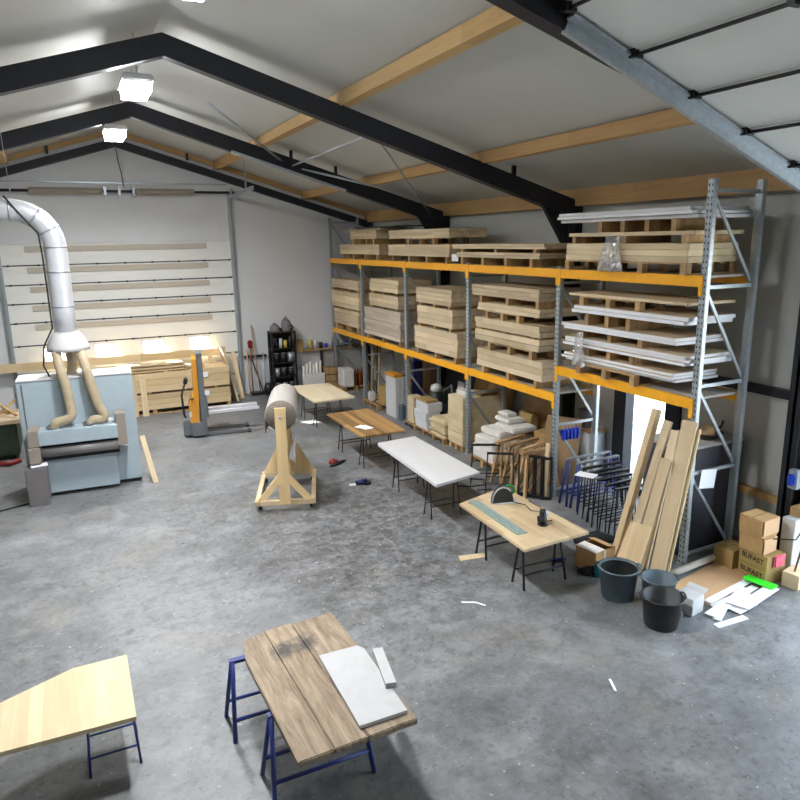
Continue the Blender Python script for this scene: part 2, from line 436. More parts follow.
# portal frames: rafter with a haunch and two columns
for i, Y in enumerate((19.6, 14.95, 10.15, 5.5, .7, -4.1)):
    d = .09
    for s in (1, -1):
        xe = XR-.02 if s > 0 else XL+.02
        X = lambda x: RX+s*(x-RX) if s < 0 else x
        b = MB(); bot = 6.72 if i else 6.74; tp = 7.0 if i else 6.93; YR = 5.05 if i == 3 else Y
        pts = [(RX, tp), (xe, tp-SL*abs(xe-RX)), (xe, bot-SL*abs(xe-RX)-(.0 if i == 0 else .02)), (RX, bot)]
        b.extr([(x, YR-d, z) for x, z in pts], (0, 2*d, 0))
        if i and i != 3:
            xi = xe-s*.32; xm = xe-s*.85
            b.extr([(xm, Y-d*.5, bot-SL*abs(xm-RX)+.02), (xe-s*.06, Y-d*.5, bot-SL*abs(xe-RX)), (xi+s*.1, Y-d*.5, 4.15), (xi, Y-d*.5, 4.15)], (0, d, 0))
        struct('rafter', b, M['dark'])
        b = MB(); xa, xb = sorted((xe, xe-s*.3))
        top = bot-SL*abs(xe-s*.3-RX)
        if i:
            b.box(xa, xa+.03, Y-d, Y+d, 0, top); b.box(xb-.03, xb, Y-d, Y+d, 0, top); b.box(xa, xb, Y-.02, Y+.02, 0, top)
            struct('column', b, M['dark'])
# wooden purlins over the rafters, eave beam, batten on the gable
for x in (RX+2.5, RX+4.95, RX-2.5, RX-4.95):
    b = MB(); z = roofz(x); b.box(x-.09, x+.09, YF, YB, 7.01-SL*abs(x-RX), z+.01); struct('purlin', b, M['purlin'])
for x in (8.33, XL+.12):
    b = MB(); b.box(x-.08, x+.08, YF, YB, 4.86, 5.16); struct('purlin', b, M['purlin'])
for s in (1, -1):
    xe = XR if s > 0 else XL
    b = MB(); b.extr([(RX, YB-.08, 7.18), (xe, YB-.08, roofz(xe)), (xe, YB-.08, roofz(xe, 7.06)), (RX, YB-.08, 7.06)], (0, .08, 0)); struct('trim_1' if s > 0 else 'trim_2', b, M['purlin_x'])
# small cleats on the rafters
for k, (x, Y) in enumerate(((3.2, 19.6), (4.6, 14.95), (-.1, 19.6), (7.0, 10.15), (5.6, 14.95))):
    b = MB(); z = 7.0-SL*abs(x-RX); b.box(x-.03, x+.03, Y-.03, Y+.03, z-.01, z+.17); struct('trim_%d' % (10+k), b, M['dark'])
# wind bracing rods under the roof
for p0, p1, w in (((4.5, 15.0), (2.4, 12.2), 'left arm of the cross at the second rafter'), ((4.6, 14.9), (4.5, 10.3), 'right arm of the cross at the second rafter'), ((4.5, 10.3), (8.0, 15.0), 'steep one running down to the right wall'), ((4.6, 15.0), (6.4, 13.9), 'short one close below the second rafter')):
    b = MB(); b.tube([(p0[0], p0[1], 6.85-SL*abs(p0[0]-RX)), (p1[0], p1[1], 6.85-SL*abs(p1[0]-RX))], .022, 8)
    single('bracing_rod', b, M['galv'], 'thin steel bracing rod under the roof, '+w, 'bracing rod')
b = MB(); b.bar((3.3, 14.78, 6.72-SL*(3.3-RX)-.03), (5.75, 14.78, 6.72-SL*(5.75-RX)-.03), .1, .05)
single('cable_tray', b, M['galv'], 'pale cable tray along the underside of the second rafter from the back', 'cable tray')
# right wall rails
b = MB(); b.box(XR-.1, XR, 5.62, YB, 2.2, 2.32); struct('trim_3', b, M['dark'])
b = MB(); b.box(XR-.1, XR, 5.62, 7.45, .74, .84); struct('trim_4', b, M['purlin'])
b = MB(); b.box(XR-.3, XR-.02, 5.41, 5.59, 0, .02); struct('trim_5', b, M['galv'])

# sectional door in the back wall
door = root('door_1', 'wide cream sectional overhead door in the back wall', 'door', ((DX0+DX1)/2, YB, 0)); door['kind'] = 'structure'
del door['label'], door['category']
O1 = door.location
zs = [0, .64, 1.27, 1.87, 2.45, 2.93, 3.40, 3.88, 4.4]
WIN = [(-.78, -.3), (.42, .95), (1.62, 2.2), (2.86, 3.42)]
for k, (z0, z1) in enumerate(zip(zs, zs[1:])):
    b = MB(O1); y0, y1 = YB+.03, YB+.08
    if k == 2:
        w0, w1 = 1.42, 1.78; x = DX0
        b.box(DX0, DX1, y0, y1, z0, w0); b.box(DX0, DX1, y0, y1, w1, z1-.02)
        for a, c in WIN+[(DX1, DX1)]:
            b.box(x, a, y0, y1, w0, w1); x = c
    else:
        b.box(DX0, DX1, y0, y1, z0, z1-.02 if z1 < 4.3 else z1)
    b.build('door_section', M['doorpanel'], door)
    if k >= 1:
        h = MB(O1)
        h.box(DX0, DX1, YB+.022, YB+.03, z0-.022, z0+.004)
        for j in range(9): h.box(DX0+.1+j*.68, DX0+.16+j*.68, YB+.012, YB+.024, z0-.03, z0+.012)
        h.build('hinge_line', M['black'], door)
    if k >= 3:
        s = MB(O1); s.box(DX0+.55, DX1-.65, YB+.0, YB+.03, z1-.20, z1-.06, .004)  # raised beige strip near the top of each upper section
        s.build('raised_strip', M['doorstrip'], door)
for a, c in WIN:
    f = MB(O1)
    for q in ((a, c, 1.40, 1.43), (a, c, 1.77, 1.80), (a, a+.03, 1.40, 1.80), (c-.03, c, 1.40, 1.80)): f.box(q[0], q[1], YB+.02, YB+.09, q[2], q[3])
    fo = f.build('window_frame', M['primed'], door)
    g = MB(O1); g.box(a+.02, c-.02, YB+.05, YB+.056, 1.42, 1.78); g.build('window_pane', M['glass'], fo)
for x, nm in ((DX0-.04, 'trim_6'), (DX1+.04, 'trim_7')):
    b = MB(); b.box(x-.05, x+.05, YB-.1, YB, 0, 5.75); b.box(x-.015, x+.015, YB-.13, YB-.1, 0, 5.75); struct(nm, b, M['galv'])
b = MB(); b.box(DX0, DX1, YB-.03, YB, 5.86, 5.9); struct('trim_8', b, M['galv'])
# spring shaft over the door
sh = root('spring_shaft', 'long dark spring shaft with two coil springs above the back door', 'shaft', (1.4, YB-.2, 5.6))
b = MB(sh.location); b.tube([(DX0-.1, YB-.2, 5.66), (DX1+.15, YB-.2, 5.66)], .035, 10); b.build('shaft', M['black'], sh)
for x0, x1 in ((-.62, 1.04), (1.84, 3.3)):
    b = MB(sh.location); n = 60; pr = []
    for k in range(n+1): pr.append(((.085 if k % 2 else .072), (x1-x0)*k/n))
    b.lathe([(0, 0)]+pr+[(0, x1-x0)], (x0, YB-.2, 5.66), 14, Matrix.Rotation(PI/2, 3, 'Y')); b.build('coil_spring', M['taupe'], sh)
for x in (1.1, 1.78, DX0-.05, DX1+.06, 1.44):
    b = MB(sh.location); b.box(x-.03, x+.03, YB-.28, YB-.002, 5.56, 5.76); b.build('bracket', M['galv'], sh)
# tracks running towards the camera from the door head
for x, side in ((DX1+.08, 'right'), (DX0-.08, 'left')):
    t = root('ceiling_track', 'steel door track reaching out from the %s head of the back door' % side, 'track', (x, YB-1, 5.6))
    b = MB(t.location); b.bar((x, YB, 5.55), (x, YB-2.6, 5.62), .05, .09); b.build('rail', M['galv'], t)
    b = MB(t.location); b.bar((x, YB-1.9, 5.6), (x, YB-1.9, roofz(x)), .03); b.build('hanger', M['galv'], t)

# glazed door in the right wall
d2 = root('door_2', '', '', (XR, (PY0+PY1)/2, 0)); d2['kind'] = 'structure'; del d2['label'], d2['category']
b = MB(d2.location)
b.box(XR-.04, XR+.16, PY0, PY0+.3, 0, PZ); b.box(XR-.04, XR+.16, PY1-.28, PY1, 0, PZ)
b.box(XR-.04, XR+.16, PY0, PY1, PZ-.1, PZ); b.box(XR-.04, XR+.16, PY0, PY1, 0, .12)
b.build('door_frame', M['dark'], d2)
b = MB(d2.location); b.box(XR+.05, XR+.06, PY0+.3, PY1-.28, .12, PZ-.1); b.build('door_pane', M['glass'], d2)
# raised sectional gate: lies under the roof slope next to the right opening
d3 = root('door_3', '', '', (6.4, 2.65, 4.9)); d3['kind'] = 'structure'; del d3['label'], d3['category']
TS = .385; tz = lambda x: 4.36+TS*(8.2-x)
for k in range(6):
    x1 = 8.15-k*.72; x0 = x1-.70
    b = MB(d3.location)
    b.extr([(x0, GY0+.05, tz(x0)+.1), (x1, GY0+.05, tz(x1)+.1), (x1, GY0+.05, tz(x1)+.15), (x0, GY0+.05, tz(x0)+.15)], (0, GY1-.15-GY0, 0))
    b.build('door_section', M['doorpanel'], d3)
    b = MB(d3.location); b.tube([(x0-.01, GY0+.05, tz(x0)+.075), (x0-.01, GY1-.05, tz(x0)+.075)], .017, 8)
    for y in (1.0, 2.2, 3.4, 4.85): b.box(x0-.06, x0+.05, y-.03, y+.03, tz(x0)+.05, tz(x0)+.12)
    b.build('hinge_line', M['black'], d3)
b = MB(d3.location); b.bar((8.3, GY1-.03, tz(8.3)), (3.9, GY1-.03, tz(3.9)), .05, .10, (0, 0, 1))
b.build('door_track', M['galv'], d3)
b = MB(d3.location); b.bar((8.3, GY1-.1, tz(8.3)+.06), (3.9, GY1-.1, tz(3.9)+.06), .1, .025, (0, 0, 1)); b.build('door_track', M['galv'], d3)
for y in (GY0-.06, GY1+.03):
    b = MB(d3.location); b.box(XR-.1, XR, y-.05, y+.05, 0, 4.3); b.build('door_jamb', M['galv'], d3)

# ridge lamps
for k, Y in enumerate((15.2, 10.8, 6.2)):
    w = ('farthest back, before the gable', 'second from the gable', 'third from the gable', 'behind the camera')[k]
    LX = 1.15
    t = root('ridge_lamp', 'lit lamp hanging under the roof ridge, '+w, 'lamp', (LX, Y, 6.5), 0, 'ridge lamps')
    b = MB(); b.box(-.2, .2, -.42, .42, -.04, .06, .02); b.build('housing', M['white'], t)
    b = MB(); b.box(-.17, .17, -.38, .38, -.15, -.04, .01); b.build('diffuser', M['lamp'], t)
    b = MB()
    for dy in (-.3, .3): b.tube([(0, dy, .06), (0, dy, roofz(LX)-6.51)], .008, 6)
    b.build('suspension_wire', M['galv'], t)
    la = bpy.data.lights.new('lamp_light', 'AREA'); la.shape = 'RECTANGLE'; la.size = .32; la.size_y = .72; la.energy = LAMPW; la.spread = math.radians(SPREAD); la.color = (.97, .98, 1)
    lo = bpy.data.objects.new('lamp_light', la); COL.objects.link(lo); lo.parent = t; lo.location = (0, 0, -.16)
b = MB(); b.tube([(1.47, YB-.05, 6.85), (1.5, YB-.06, 6.4), (1.55, YB-.06, 6.1), (1.56, YB-.18, 5.78)], .012, 6)
single('power_cable', b, M['black'], 'dark cable hanging down the gable above the back door', 'cable')

# ------------------------------------------------------------------ pallet rack along the right wall
UY = [6.11, 8.91, 11.71, 14.51, 17.2, 19.5]
RF, RR = 7.07, 7.92          # front / rear upright centres
ZT, ZL, ZN = 3.845, 1.813, 2.289
rack = root('pallet_rack', 'tall galvanised pallet rack with orange beams along the right wall', 'rack', (7.5, 12.8, 0))
RO = rack.location
def rp(b, n, m): return b.build(n, m, rack)
for y in UY:
    for x in (RF, RR):
        top = 4.99 if y in (UY[0], UY[-1]) else 3.88
        b = MB((x, y, 0)); b.box(x-.035, x+.035, y-.05, y+.05, 0.01, top, .006)
        o = b.build('upright', M['upright'] if x == RF else M['galv'], rack); o.location = Vector((x, y, 0))-RO
        b = MB(RO); b.box(x-.06, x+.06, y-.07, y+.07, 0, .012); rp(b, 'foot_plate', M['galv'])
    hz = [4.85, 3.70, 2.45, 1.28, .14] if y in (UY[0], UY[-1]) else [3.62, 2.45, 1.28, .14]
    for z in hz:
        b = MB(RO); b.bar((RF+.03, y, z), (RR-.03, y, z), .03, .045); rp(b, 'brace', M['galv'])
    for za, zb in zip(hz, hz[1:]):
        b = MB(RO); b.bar((RF+.03, y+.012, za-.03), (RR-.03, y+.012, zb+.04), .025, .04); rp(b, 'brace', M['galv'])
for i in range(5):
    ya, yb = UY[i]+.05, UY[i+1]-.05
    for zz in (ZT, ZN if i == 0 else ZL):
        for x, f in ((RF-.01, 1), (RR+.01, 0)):
            b = MB(RO); b.box(x-.028, x+.028, ya+.004, yb-.004, zz-.14, zz, .006); rp(b, 'beam', M['orange'])
            for yy in (ya-.02, yb+.02):
                b = MB(RO); xs = RF-.042 if f else RR+.042
                b.box(xs-.006, xs+.006, yy-.03, yy+.03, zz-.25, zz); rp(b, 'beam_connector', M['orange'])
        b = MB(RO); b.box(RF+.03, RR-.03, ya+.01, yb-.01, zz-.035, zz-.005); rp(b, 'deck', M['deck'])

BAY = ['in the rack bay nearest the camera', 'in the second rack bay from the camera', 'in the middle rack bay', 'in the fourth rack bay from the camera', 'in the rack bay by the back wall']
def ordinal(i, n):
    if n == 1: return 'only'
    if i == n-1: return 'top'
    if i == 0: return 'bottom'
    if n == 3: return 'middle'
    return ('second', 'third', 'fourth', 'fifth', 'sixth', 'seventh')[i-1]
def panels(y0, y1, z0, z1, n, mat, what, where, grp, x0=7.0, dep=.88, jit=.012, name='wood_board', cat='board', gap=.004):
    h = (z1-z0)/n
    for i in range(n):
        j = lambda s=jit: random.uniform(-s, s)
        b = MB(); b.box(x0+j(), x0+dep+j(), y0+j(), y1+j(), z0+i*h+gap*.5, z0+(i+1)*h-gap*.5, .004)
        lab = '%s, %s of %d boards %s' % (what, ordinal(i, n), n, where) if n > 1 else '%s, single board %s' % (what, where)
        single(name, b, M[mat], lab, cat, grp)
def pallet(x0, x1, y0, y1, z0, h, label, group='wooden pallets', mat='crate', nb=3):
    """blocks between top and bottom boards"""
    t = root('wooden_pallet', label, 'pallet', ((x0+x1)/2, (y0+y1)/2, z0), 0, group); o = t.location
    tb = min(.018, h*.16)
    ys = [y0+(y1-y0)*k/(nb-1) for k in range(nb)]
    for k, y in enumerate(ys):
        yc = min(max(y, y0+.05), y1-.05)
        for x in (x0+.05, (x0+x1)/2, x1-.05):
            b = MB(o); b.box(x-.05, x+.05, yc-.045, yc+.045, z0+tb, z0+h-tb); b.build('block', M[mat], t)
        b = MB(o); b.box(x0, x1, yc-.05, yc+.05, z0, z0+tb); b.build('bottom_board', M[mat], t)
    n = 5
    for k in range(n):
        xc = x0+.05+(x1-x0-.1)*k/(n-1)
        b = MB(o); b.box(xc-.048, xc+.048, y0, y1, z0+h-tb, z0+h); b.build('top_board', M[mat], t)
    return t
def bearers(y0, y1, z0, z1, where, n=3, x0=7.0, dep=.86, grp='wooden bearers in the rack', mat='crate', w=.04):
    for k in range(n):
        y = y0+.12+(y1-y0-.24)*k/(n-1)
        b = MB(); b.box(x0+.012, x0+dep, y-w, y+w, z0+.001, z1-.001)
        q = {0: 'near', n-1: 'far'}.get(k, 'middle' if n == 3 else 'second' if k == 1 else 'third')
        single('wooden_bearer', b, M[mat], 'wooden bearer at the %s end %s' % (q, where) if q in ('near', 'far') else 'wooden bearer in the %s %s' % ('middle' if n == 3 else q+' place', where), 'bearer', grp)

# lower shelf, from the back wall towards the camera
W = 'of the %s bundle, lower shelf, back wall bay'
bearers(17.35, 19.26, 1.813, 1.99, 'under the lowest bundle, lower shelf, back wall bay')
panels(17.35, 19.26, 1.99, 2.43, 4, 'oak', 'light wood panel', W % 'lowest', 'panels on the lower shelf by the back wall')
bearers(17.3, 19.36, 2.43, 2.48, 'under the middle bundle, lower shelf, back wall bay')
panels(17.3, 19.42, 2.48, 2.94, 4, 'pine', 'light wood panel', W % 'middle', 'panels on the lower shelf by the back wall')
bearers(17.3, 19.36, 2.94, 3.02, 'under the top bundle, lower shelf, back wall bay', 4)
panels(17.3, 19.36, 3.02, 3.27, 3, 'oak', 'light wood panel', W % 'top', 'panels on the lower shelf by the back wall')
W = 'of the %s bundle, lower shelf, fourth bay'
G = 'panels on the lower shelf of the fourth bay'
bearers(14.68, 16.85, 1.813, 1.95, 'under the grey bundle, lower shelf, fourth bay')
panels(14.66, 16.85, 1.95, 2.66, 7, 'limed', 'whitish grey wood panel', W % 'lowest', G, 6.97, jit=.018)
bearers(14.85, 16.55, 2.66, 2.71, 'under the middle bundle, lower shelf, fourth bay')
panels(14.82, 16.55, 2.71, 3.02, 3, 'oak', 'light wood panel', W % 'middle', G)
bearers(14.85, 16.5, 3.02, 3.085, 'under the top bundle, lower shelf, fourth bay')
panels(14.8, 16.48, 3.085, 3.39, 3, 'pine', 'light wood panel', W % 'top', G)
W = 'of the %s bundle, lower shelf, middle bay'
G = 'panels on the lower shelf of the middle bay'
bearers(12.03, 13.96, 1.813, 1.945, 'under the lowest bundle, lower shelf, middle bay')
panels(12.03, 13.96, 1.945, 2.45, 4, 'oak', 'light wood panel', W % 'lowest', G)
bearers(12.24, 13.82, 2.45, 2.52, 'under the middle bundle, lower shelf, middle bay')
panels(12.24, 13.82, 2.52, 2.91, 3, 'oak', 'light wood panel', W % 'middle', G)
bearers(12.28, 13.8, 2.91, 2.98, 'under the top bundle, lower shelf, middle bay')
panels(12.28, 13.86, 2.98, 3.315, 4, 'oak', 'light wood panel', W % 'top', G)
W = 'of the %s bundle, lower shelf, second bay'
G = 'panels on the lower shelf of the second bay'
bearers(9.3, 11.2, 1.813, 1.955, 'under the lowest bundle, lower shelf, second bay')
panels(9.21, 11.27, 1.955, 2.29, 3, 'oak', 'light wood panel', W % 'lowest', G)
pallet(7.0, 7.86, 9.5, 10.9, 2.29, .155, 'pallet on the lowest bundle, lower shelf, second bay from the camera')
panels(9.32, 11.35, 2.45, 2.655, 2, 'oak', 'light wood panel', W % 'lower middle', G)
bearers(9.4, 11.3, 2.655, 2.685, 'between the two middle bundles, lower shelf, second bay')
panels(9.32, 11.35, 2.685, 2.88, 2, 'oak', 'light wood panel', W % 'upper middle', G)
pallet(7.0, 7.86, 9.9, 11.0, 2.88, .14, 'pallet between the middle and top bundles, lower shelf, second bay from the camera')
panels(9.32, 11.25, 3.02, 3.165, 2, 'oak', 'light wood panel', W % 'lower top', G)
bearers(9.3, 11.3, 3.165, 3.29, 'under the topmost bundle, lower shelf, second bay')
panels(9.36, 11.47, 3.29, 3.49, 3, 'oak', 'light wood panel', W % 'topmost', G)
W = 'of the %s layer, lower shelf, nearest bay'
G = 'white edged panels on the lower shelf of the nearest bay'
pallet(6.93, 7.83, 7.05, 8.28, 2.289, .16, 'pallet under all the white edged panels, lower shelf, nearest rack bay')
panels(6.42, 8.64, 2.449, 2.57, 3, 'edged', 'white edged panel', W % 'lowest', G, 6.97, dep=.84, jit=.035)
bearers(7.1, 8.25, 2.57, 2.70, 'under the second layer of white edged panels, nearest bay')
panels(6.2, 8.61, 2.70, 2.83, 3, 'edged', 'white edged panel', W % 'second', G, 6.97, dep=.84, jit=.03)
bearers(6.95, 8.4, 2.83, 2.945, 'under the third layer of white edged panels, nearest bay')
panels(6.38, 8.67, 2.945, 3.04, 2, 'edged', 'white edged panel', W % 'third', G, 6.97, dep=.84, jit=.03)
bearers(7.2, 8.3, 3.04, 3.215, 'under the fourth layer of white edged panels, nearest bay')
panels(6.25, 8.45, 3.215, 3.325, 2, 'edged', 'white edged panel', W % 'fourth', G, 6.97, dep=.84, jit=.03)
pallet(7.0, 7.86, 7.1, 8.35, 3.325, .135, 'pallet under the single top board, lower shelf, nearest rack bay')
panels(6.28, 8.56, 3.462, 3.505, 1, 'oak', 'light wood panel with a white edge', 'topmost on the lower shelf, nearest bay', G, 6.97)
# upper shelf
W = 'of the %s bundle, upper shelf, far end'
G = 'panels on the far end of the upper shelf'
bearers(15.9, 18.5, 3.845, 3.98, 'under the lower bundle, upper shelf, far end', 4)
panels(15.85, 18.57, 3.98, 4.23, 4, 'pine', 'knotty wood panel', W % 'lower', G)
bearers(16.1, 17.7, 4.23, 4.37, 'under the upper bundle, upper shelf, far end', 4)
panels(16.0, 17.75, 4.37, 4.58, 3, 'oak', 'light wood panel', W % 'upper', G)
panels(15.6, 18.1, 4.585, 4.62, 1, 'oak', 'thin wood panel', 'on top of the far end of the upper shelf', G, 6.95)
panels(14.9, 17.6, 4.64, 4.665, 1, 'slate', 'thin dark panel', 'on top of the far end of the upper shelf', G, 7.0)
b = MB()
for y in (16.0, 17.4): b.box(7.05, 7.8, y-.03, y+.03, 4.621, 4.639)
single('wooden_lath', b, M['crate'], 'thin laths under the dark panel at the far end of the upper shelf', 'lath')
W = 'of the %s bundle, upper shelf, middle bay'
G = 'panels on the upper shelf of the middle bay'
bearers(12.4, 15.2, 3.845, 3.975, 'under the lower bundle, upper shelf, middle bay', 4)
panels(12.36, 15.3, 3.975, 4.225, 4, 'pine', 'pale pine panel', W % 'lower', G)
pallet(7.0, 7.86, 13.0, 14.3, 4.225, .13, 'pallet between the two pale bundles, upper shelf, middle bay')
panels(12.36, 15.26, 4.356, 4.55, 3, 'pine', 'pale pine panel', W % 'upper', G)
W = 'of the %s layer, upper shelf, second bay'
G = 'panels on the upper shelf of the second bay'
bearers(9.5, 12.0, 3.845, 3.985, 'under the lower layer, upper shelf, second bay', 4)
panels(9.36, 12.06, 3.985, 4.085, 2, 'oak', 'light wood panel', W % 'lower', G)
bearers(9.4, 12.0, 4.085, 4.145, 'under the upper layer, upper shelf, second bay')
panels(9.24, 12.22, 4.145, 4.235, 2, 'oak', 'light wood panel', W % 'upper', G)
pallet(6.98, 7.86, 6.34, 8.7, 3.845, .145, 'long pallet under the knotty boards, upper shelf, nearest rack bay', nb=4)
panels(6.34, 8.7, 3.992, 4.235, 3, 'pine', 'thick knotty wood panel', 'on the upper shelf, nearest bay', 'knotty boards on the upper shelf of the nearest bay')
bearers(6.32, 8.66, 4.235, 4.335, 'under the flat frame, upper shelf, nearest bay')
panels(6.28, 8.64, 4.336, 4.39, 1, 'pine', 'pale wood panel', 'over the knotty boards, upper shelf, nearest bay', 'knotty boards on the upper shelf of the nearest bay')
bearers(6.5, 8.1, 4.39, 4.54, 'under the highest white edged panels, nearest bay', 4)
panels(6.26, 8.85, 4.54, 4.68, 3, 'edged', 'white edged panel', 'stacked highest on the upper shelf, nearest bay', 'highest white edged panels in the rack', 6.94, .98, .06)

# crumpled plastic film hanging over the beams
def film(name, label, y0, y1, z0, z1, x, n=14):
    b = MB(); rows = []
    for i in range(n+1):
        r = []
        for j in range(n+1):
            u, v = i/n, j/n
            w = .45+.55*u
            y = (y0+y1)/2+(v-.5)*(y1-y0)*w+random.uniform(-.012, .012)
            r.append(b.bm.verts.new((x-.02-.05*u*abs(math.sin(v*13+u*3))+random.uniform(-.012, .012), y, z1+(z0-z1)*u+random.uniform(-.012, .012))))
        rows.append(r)
    for i in range(n):
        for j in range(n): b.bm.faces.new((rows[i][j], rows[i][j+1], rows[i+1][j+1], rows[i+1][j]))
    o = single(name, b, M['film'], label, 'plastic film')
    md = o.modifiers.new('thickness', 'SOLIDIFY'); md.thickness = .002
film('plastic_film', 'clear plastic film hanging over the knotty boards on the upper shelf', 7.35, 7.85, 3.86, 4.33, 6.93)
film('plastic_film', 'clear plastic film hanging from the white edged panels, lower shelf, nearest bay', 8.0, 8.3, 2.42, 2.93, 6.9, 10)
# paper notes on the rack
b = MB(); b.box(7.0, 7.002, 12.0, 12.26, 3.9, 4.04); single('paper_note', b, M['paper'], 'white paper note at the front of the upper shelf, second bay', 'note')
b = MB(); b.obox((7.36, 6.06, 1.18), (.28, .003, .26), Matrix.Rotation(.12, 3, 'Y')); single('paper_note', b, M['paper'], 'white paper note hanging on the brace of the nearest rack frame', 'note')

# ------------------------------------------------------------------ trestles and work tables
def trestle(x0, x1, yc, h, label, group, mat='black', splay=.13, rz=0, r=.011):
    """folding metal trestle: two hinged frames; top bar along local X"""
    t = root('folding_trestle', label, 'trestle', ((x0+x1)/2, yc, 0), rz, group)
    w = (x1-x0)/2; m = M[mat]
    for s in (-1, 1):
        for e in (-1, 1):
            b = MB(); b.tube([(e*w, s*splay, .003), (e*w*.86, s*.02, h-.016)], r, 8); b.build('leg', m, t)
        b = MB(); k = .27; b.tube([(-w*(1-.14*k), s*(splay-(splay-.02)*k), h*k), (w*(1-.14*k), s*(splay-(splay-.02)*k), h*k)], r*.85, 8); b.build('cross_bar', m, t)
    b = MB(); b.box(-w*.92, w*.92, -.028, .028, h-.03, h); b.build('top_bar', M['galv'] if mat == 'bluesteel' and 'nearest' in label else m, t)
    return t
def slab(name, poly, z0, z1, mat, label, cat='worktop'):
    b = MB(); b.prism(poly, z0, z1)
    bmesh.ops.bevel(b.bm, geom=b.bm.edges[:], offset=.004, segments=1, affect='EDGES')
    return single(name, b, mat, label, cat)
GT = 'metal trestles under the work tables'
trestle(4.95, 5.65, 15.25, .71, 'black metal trestle under the near end of the pale table farthest back', GT)
trestle(4.95, 5.65, 16.2, .71, 'black metal trestle under the far end of the pale table farthest back', GT)
slab('worktop', [(4.79, 14.72), (5.8, 14.75), (5.8, 16.6), (4.79, 16.72)], .71, .75, M['table_ash'], 'pale cream wooden table top, farthest back of the four')
trestle(4.8, 5.45, 11.98, .71, 'black metal trestle under the near end of the brown table', GT)
trestle(4.8, 5.45, 13.15, .71, 'black metal trestle under the far end of the brown table', GT)
slab('worktop', [(4.655, 11.57), (5.58, 11.55), (5.63, 13.55), (4.655, 13.52)], .71, .75, M['teak'], 'brown planked wooden table top with a paper on it')
trestle(4.78, 5.32, 9.15, .74, 'black metal trestle under the near end of the white table', GT)
trestle(4.85, 5.35, 10.5, .74, 'black metal trestle under the far end of the white table', GT)
slab('worktop', [(4.59, 8.5), (5.45, 8.68), (5.46, 10.92), (4.68, 10.86)], .742, .768, M['primed'], 'lower white board of the white table')
slab('worktop', [(4.58, 8.48), (5.45, 8.66), (5.46, 10.94), (4.68, 10.87)], .772, .80, M['white'], 'white table top lying over another white board')
trestle(4.75, 5.4, 6.62, .71, 'black metal trestle under the near end of the oak table with the saw', GT, r=.016)
trestle(4.78, 5.4, 7.55, .71, 'black metal trestle under the far end of the oak table with the saw', GT, r=.016)
slab('worktop', [(4.51, 6.17), (5.52, 6.22), (5.47, 8.06), (4.57, 7.79)], .71, .75, M['table_oak'], 'pale oak table top holding saw, guide rail and router')
# paper on the brown table
b = MB(); b.obox((4.93, 12.15, .7525), (.2, .3, .003), Matrix.Rotation(.5, 3, 'Z')); b.obox((4.96, 12.1, .756), (.2, .29, .003), Matrix.Rotation(.2, 3, 'Z'))
single('paper_sheets', b, M['paper'], 'white paper sheets lying on the brown table', 'paper')
# guide rail on the oak table
gr = root('guide_rail', 'pale green saw guide rail lying on the oak table', 'guide rail', (4.76, 7.16, .751), math.atan2(-.03, 1))
b = MB(); b.box(-.08, .08, -.62, .62, 0, .008); b.build('plate', M['rail_green'], gr)
b = MB(); b.box(-.02, .0, -.62, .62, .008, .018); b.box(.03, .045, -.62, .62, .008, .016); b.build('ridge', M['galv'], gr)
# plunge saw
sw = root('plunge_saw', 'black and green plunge saw on the far part of the oak table', 'saw', (5.14, 7.55, .751), -.25); sw.scale = (1.12, 1.12, 1.12)
b = MB(); b.box(-.16, .16, -.08, .1, 0, .012, .004); b.build('base_plate', M['steel'], sw)
arc = [(-.03+.14*math.cos(PI*k/12), .012+.2*math.sin(PI*k/12)) for k in range(13)]
b = MB(); b.extr([(x, -.055, z) for x, z in arc], (0, .06, 0)); b.build('blade_guard', M['tubblack'], sw)
b = MB(); b.tube([(x, -.058, z) for x, z in arc[3:]], .011, 8); b.build('guard_rim', M['galv'], sw)
b = MB(); b.lathe([(0, 0), (.05, 0), (.055, .03), (.055, .13), (.04, .16), (0, .16)], (.0, 0, .12), 18, Matrix.Rotation(-PI/2, 3, 'X')); b.build('motor', M['tubblack'], sw)
b = MB(); b.tube([(.02, 0, .2), (.08, 0, .21), (.13, 0, .18), (.14, 0, .13), (.1, 0, .1)], .02, 10); b.build('handle', M['green_saw'], sw)
b = MB(); b.tube([(5.2, 7.5, .77), (5.33, 7.3, .76), (5.28, 7.1, .757), (5.4, 6.95, .757), (5.46, 7.15, .757), (5.46, 7.4, .757)], .006, 8)
single('power_cable', b, M['rubber'], 'thin dark saw cable curling on the oak table', 'cable')
rt = root('router', 'small black trim router standing on the near part of the oak table', 'router', (5.14, 6.66, .751), .4); rt.scale = (1.25, 1.25, 1.25)
b = MB(); b.cyl((0, 0, 0), .055, .014); b.build('base_plate', M['tubblack'], rt)
b = MB(); b.lathe([(0, .014), (.04, .014), (.042, .08), (.036, .085), (.036, .15), (.03, .165), (0, .165)], n=18); b.build('motor', M['tubblack'], rt)
for s in (-1, 1):
    b = MB(); b.tube([(.03*s, 0, .05), (.085*s, 0, .075), (.09*s, 0, .12)], .014, 8); b.build('handle', M['rubber'] if s < 0 else M['galv'], rt)
b = MB(); b.tube([(5.16, 6.66, .9), (5.2, 6.72, .93), (5.25, 6.74, .76), (5.32, 6.7, .757)], .005, 6)
single('power_cable', b, M['rubber'], 'short cable running from the router on the oak table', 'cable')
b = MB(); b.obox((4.72, 7.72, .7535), (.07, .05, .004), Matrix.Rotation(.3, 3, 'Z')); single('paper_note', b, M['rust'], 'small orange scrap beside the guide rail on the oak table', 'scrap')

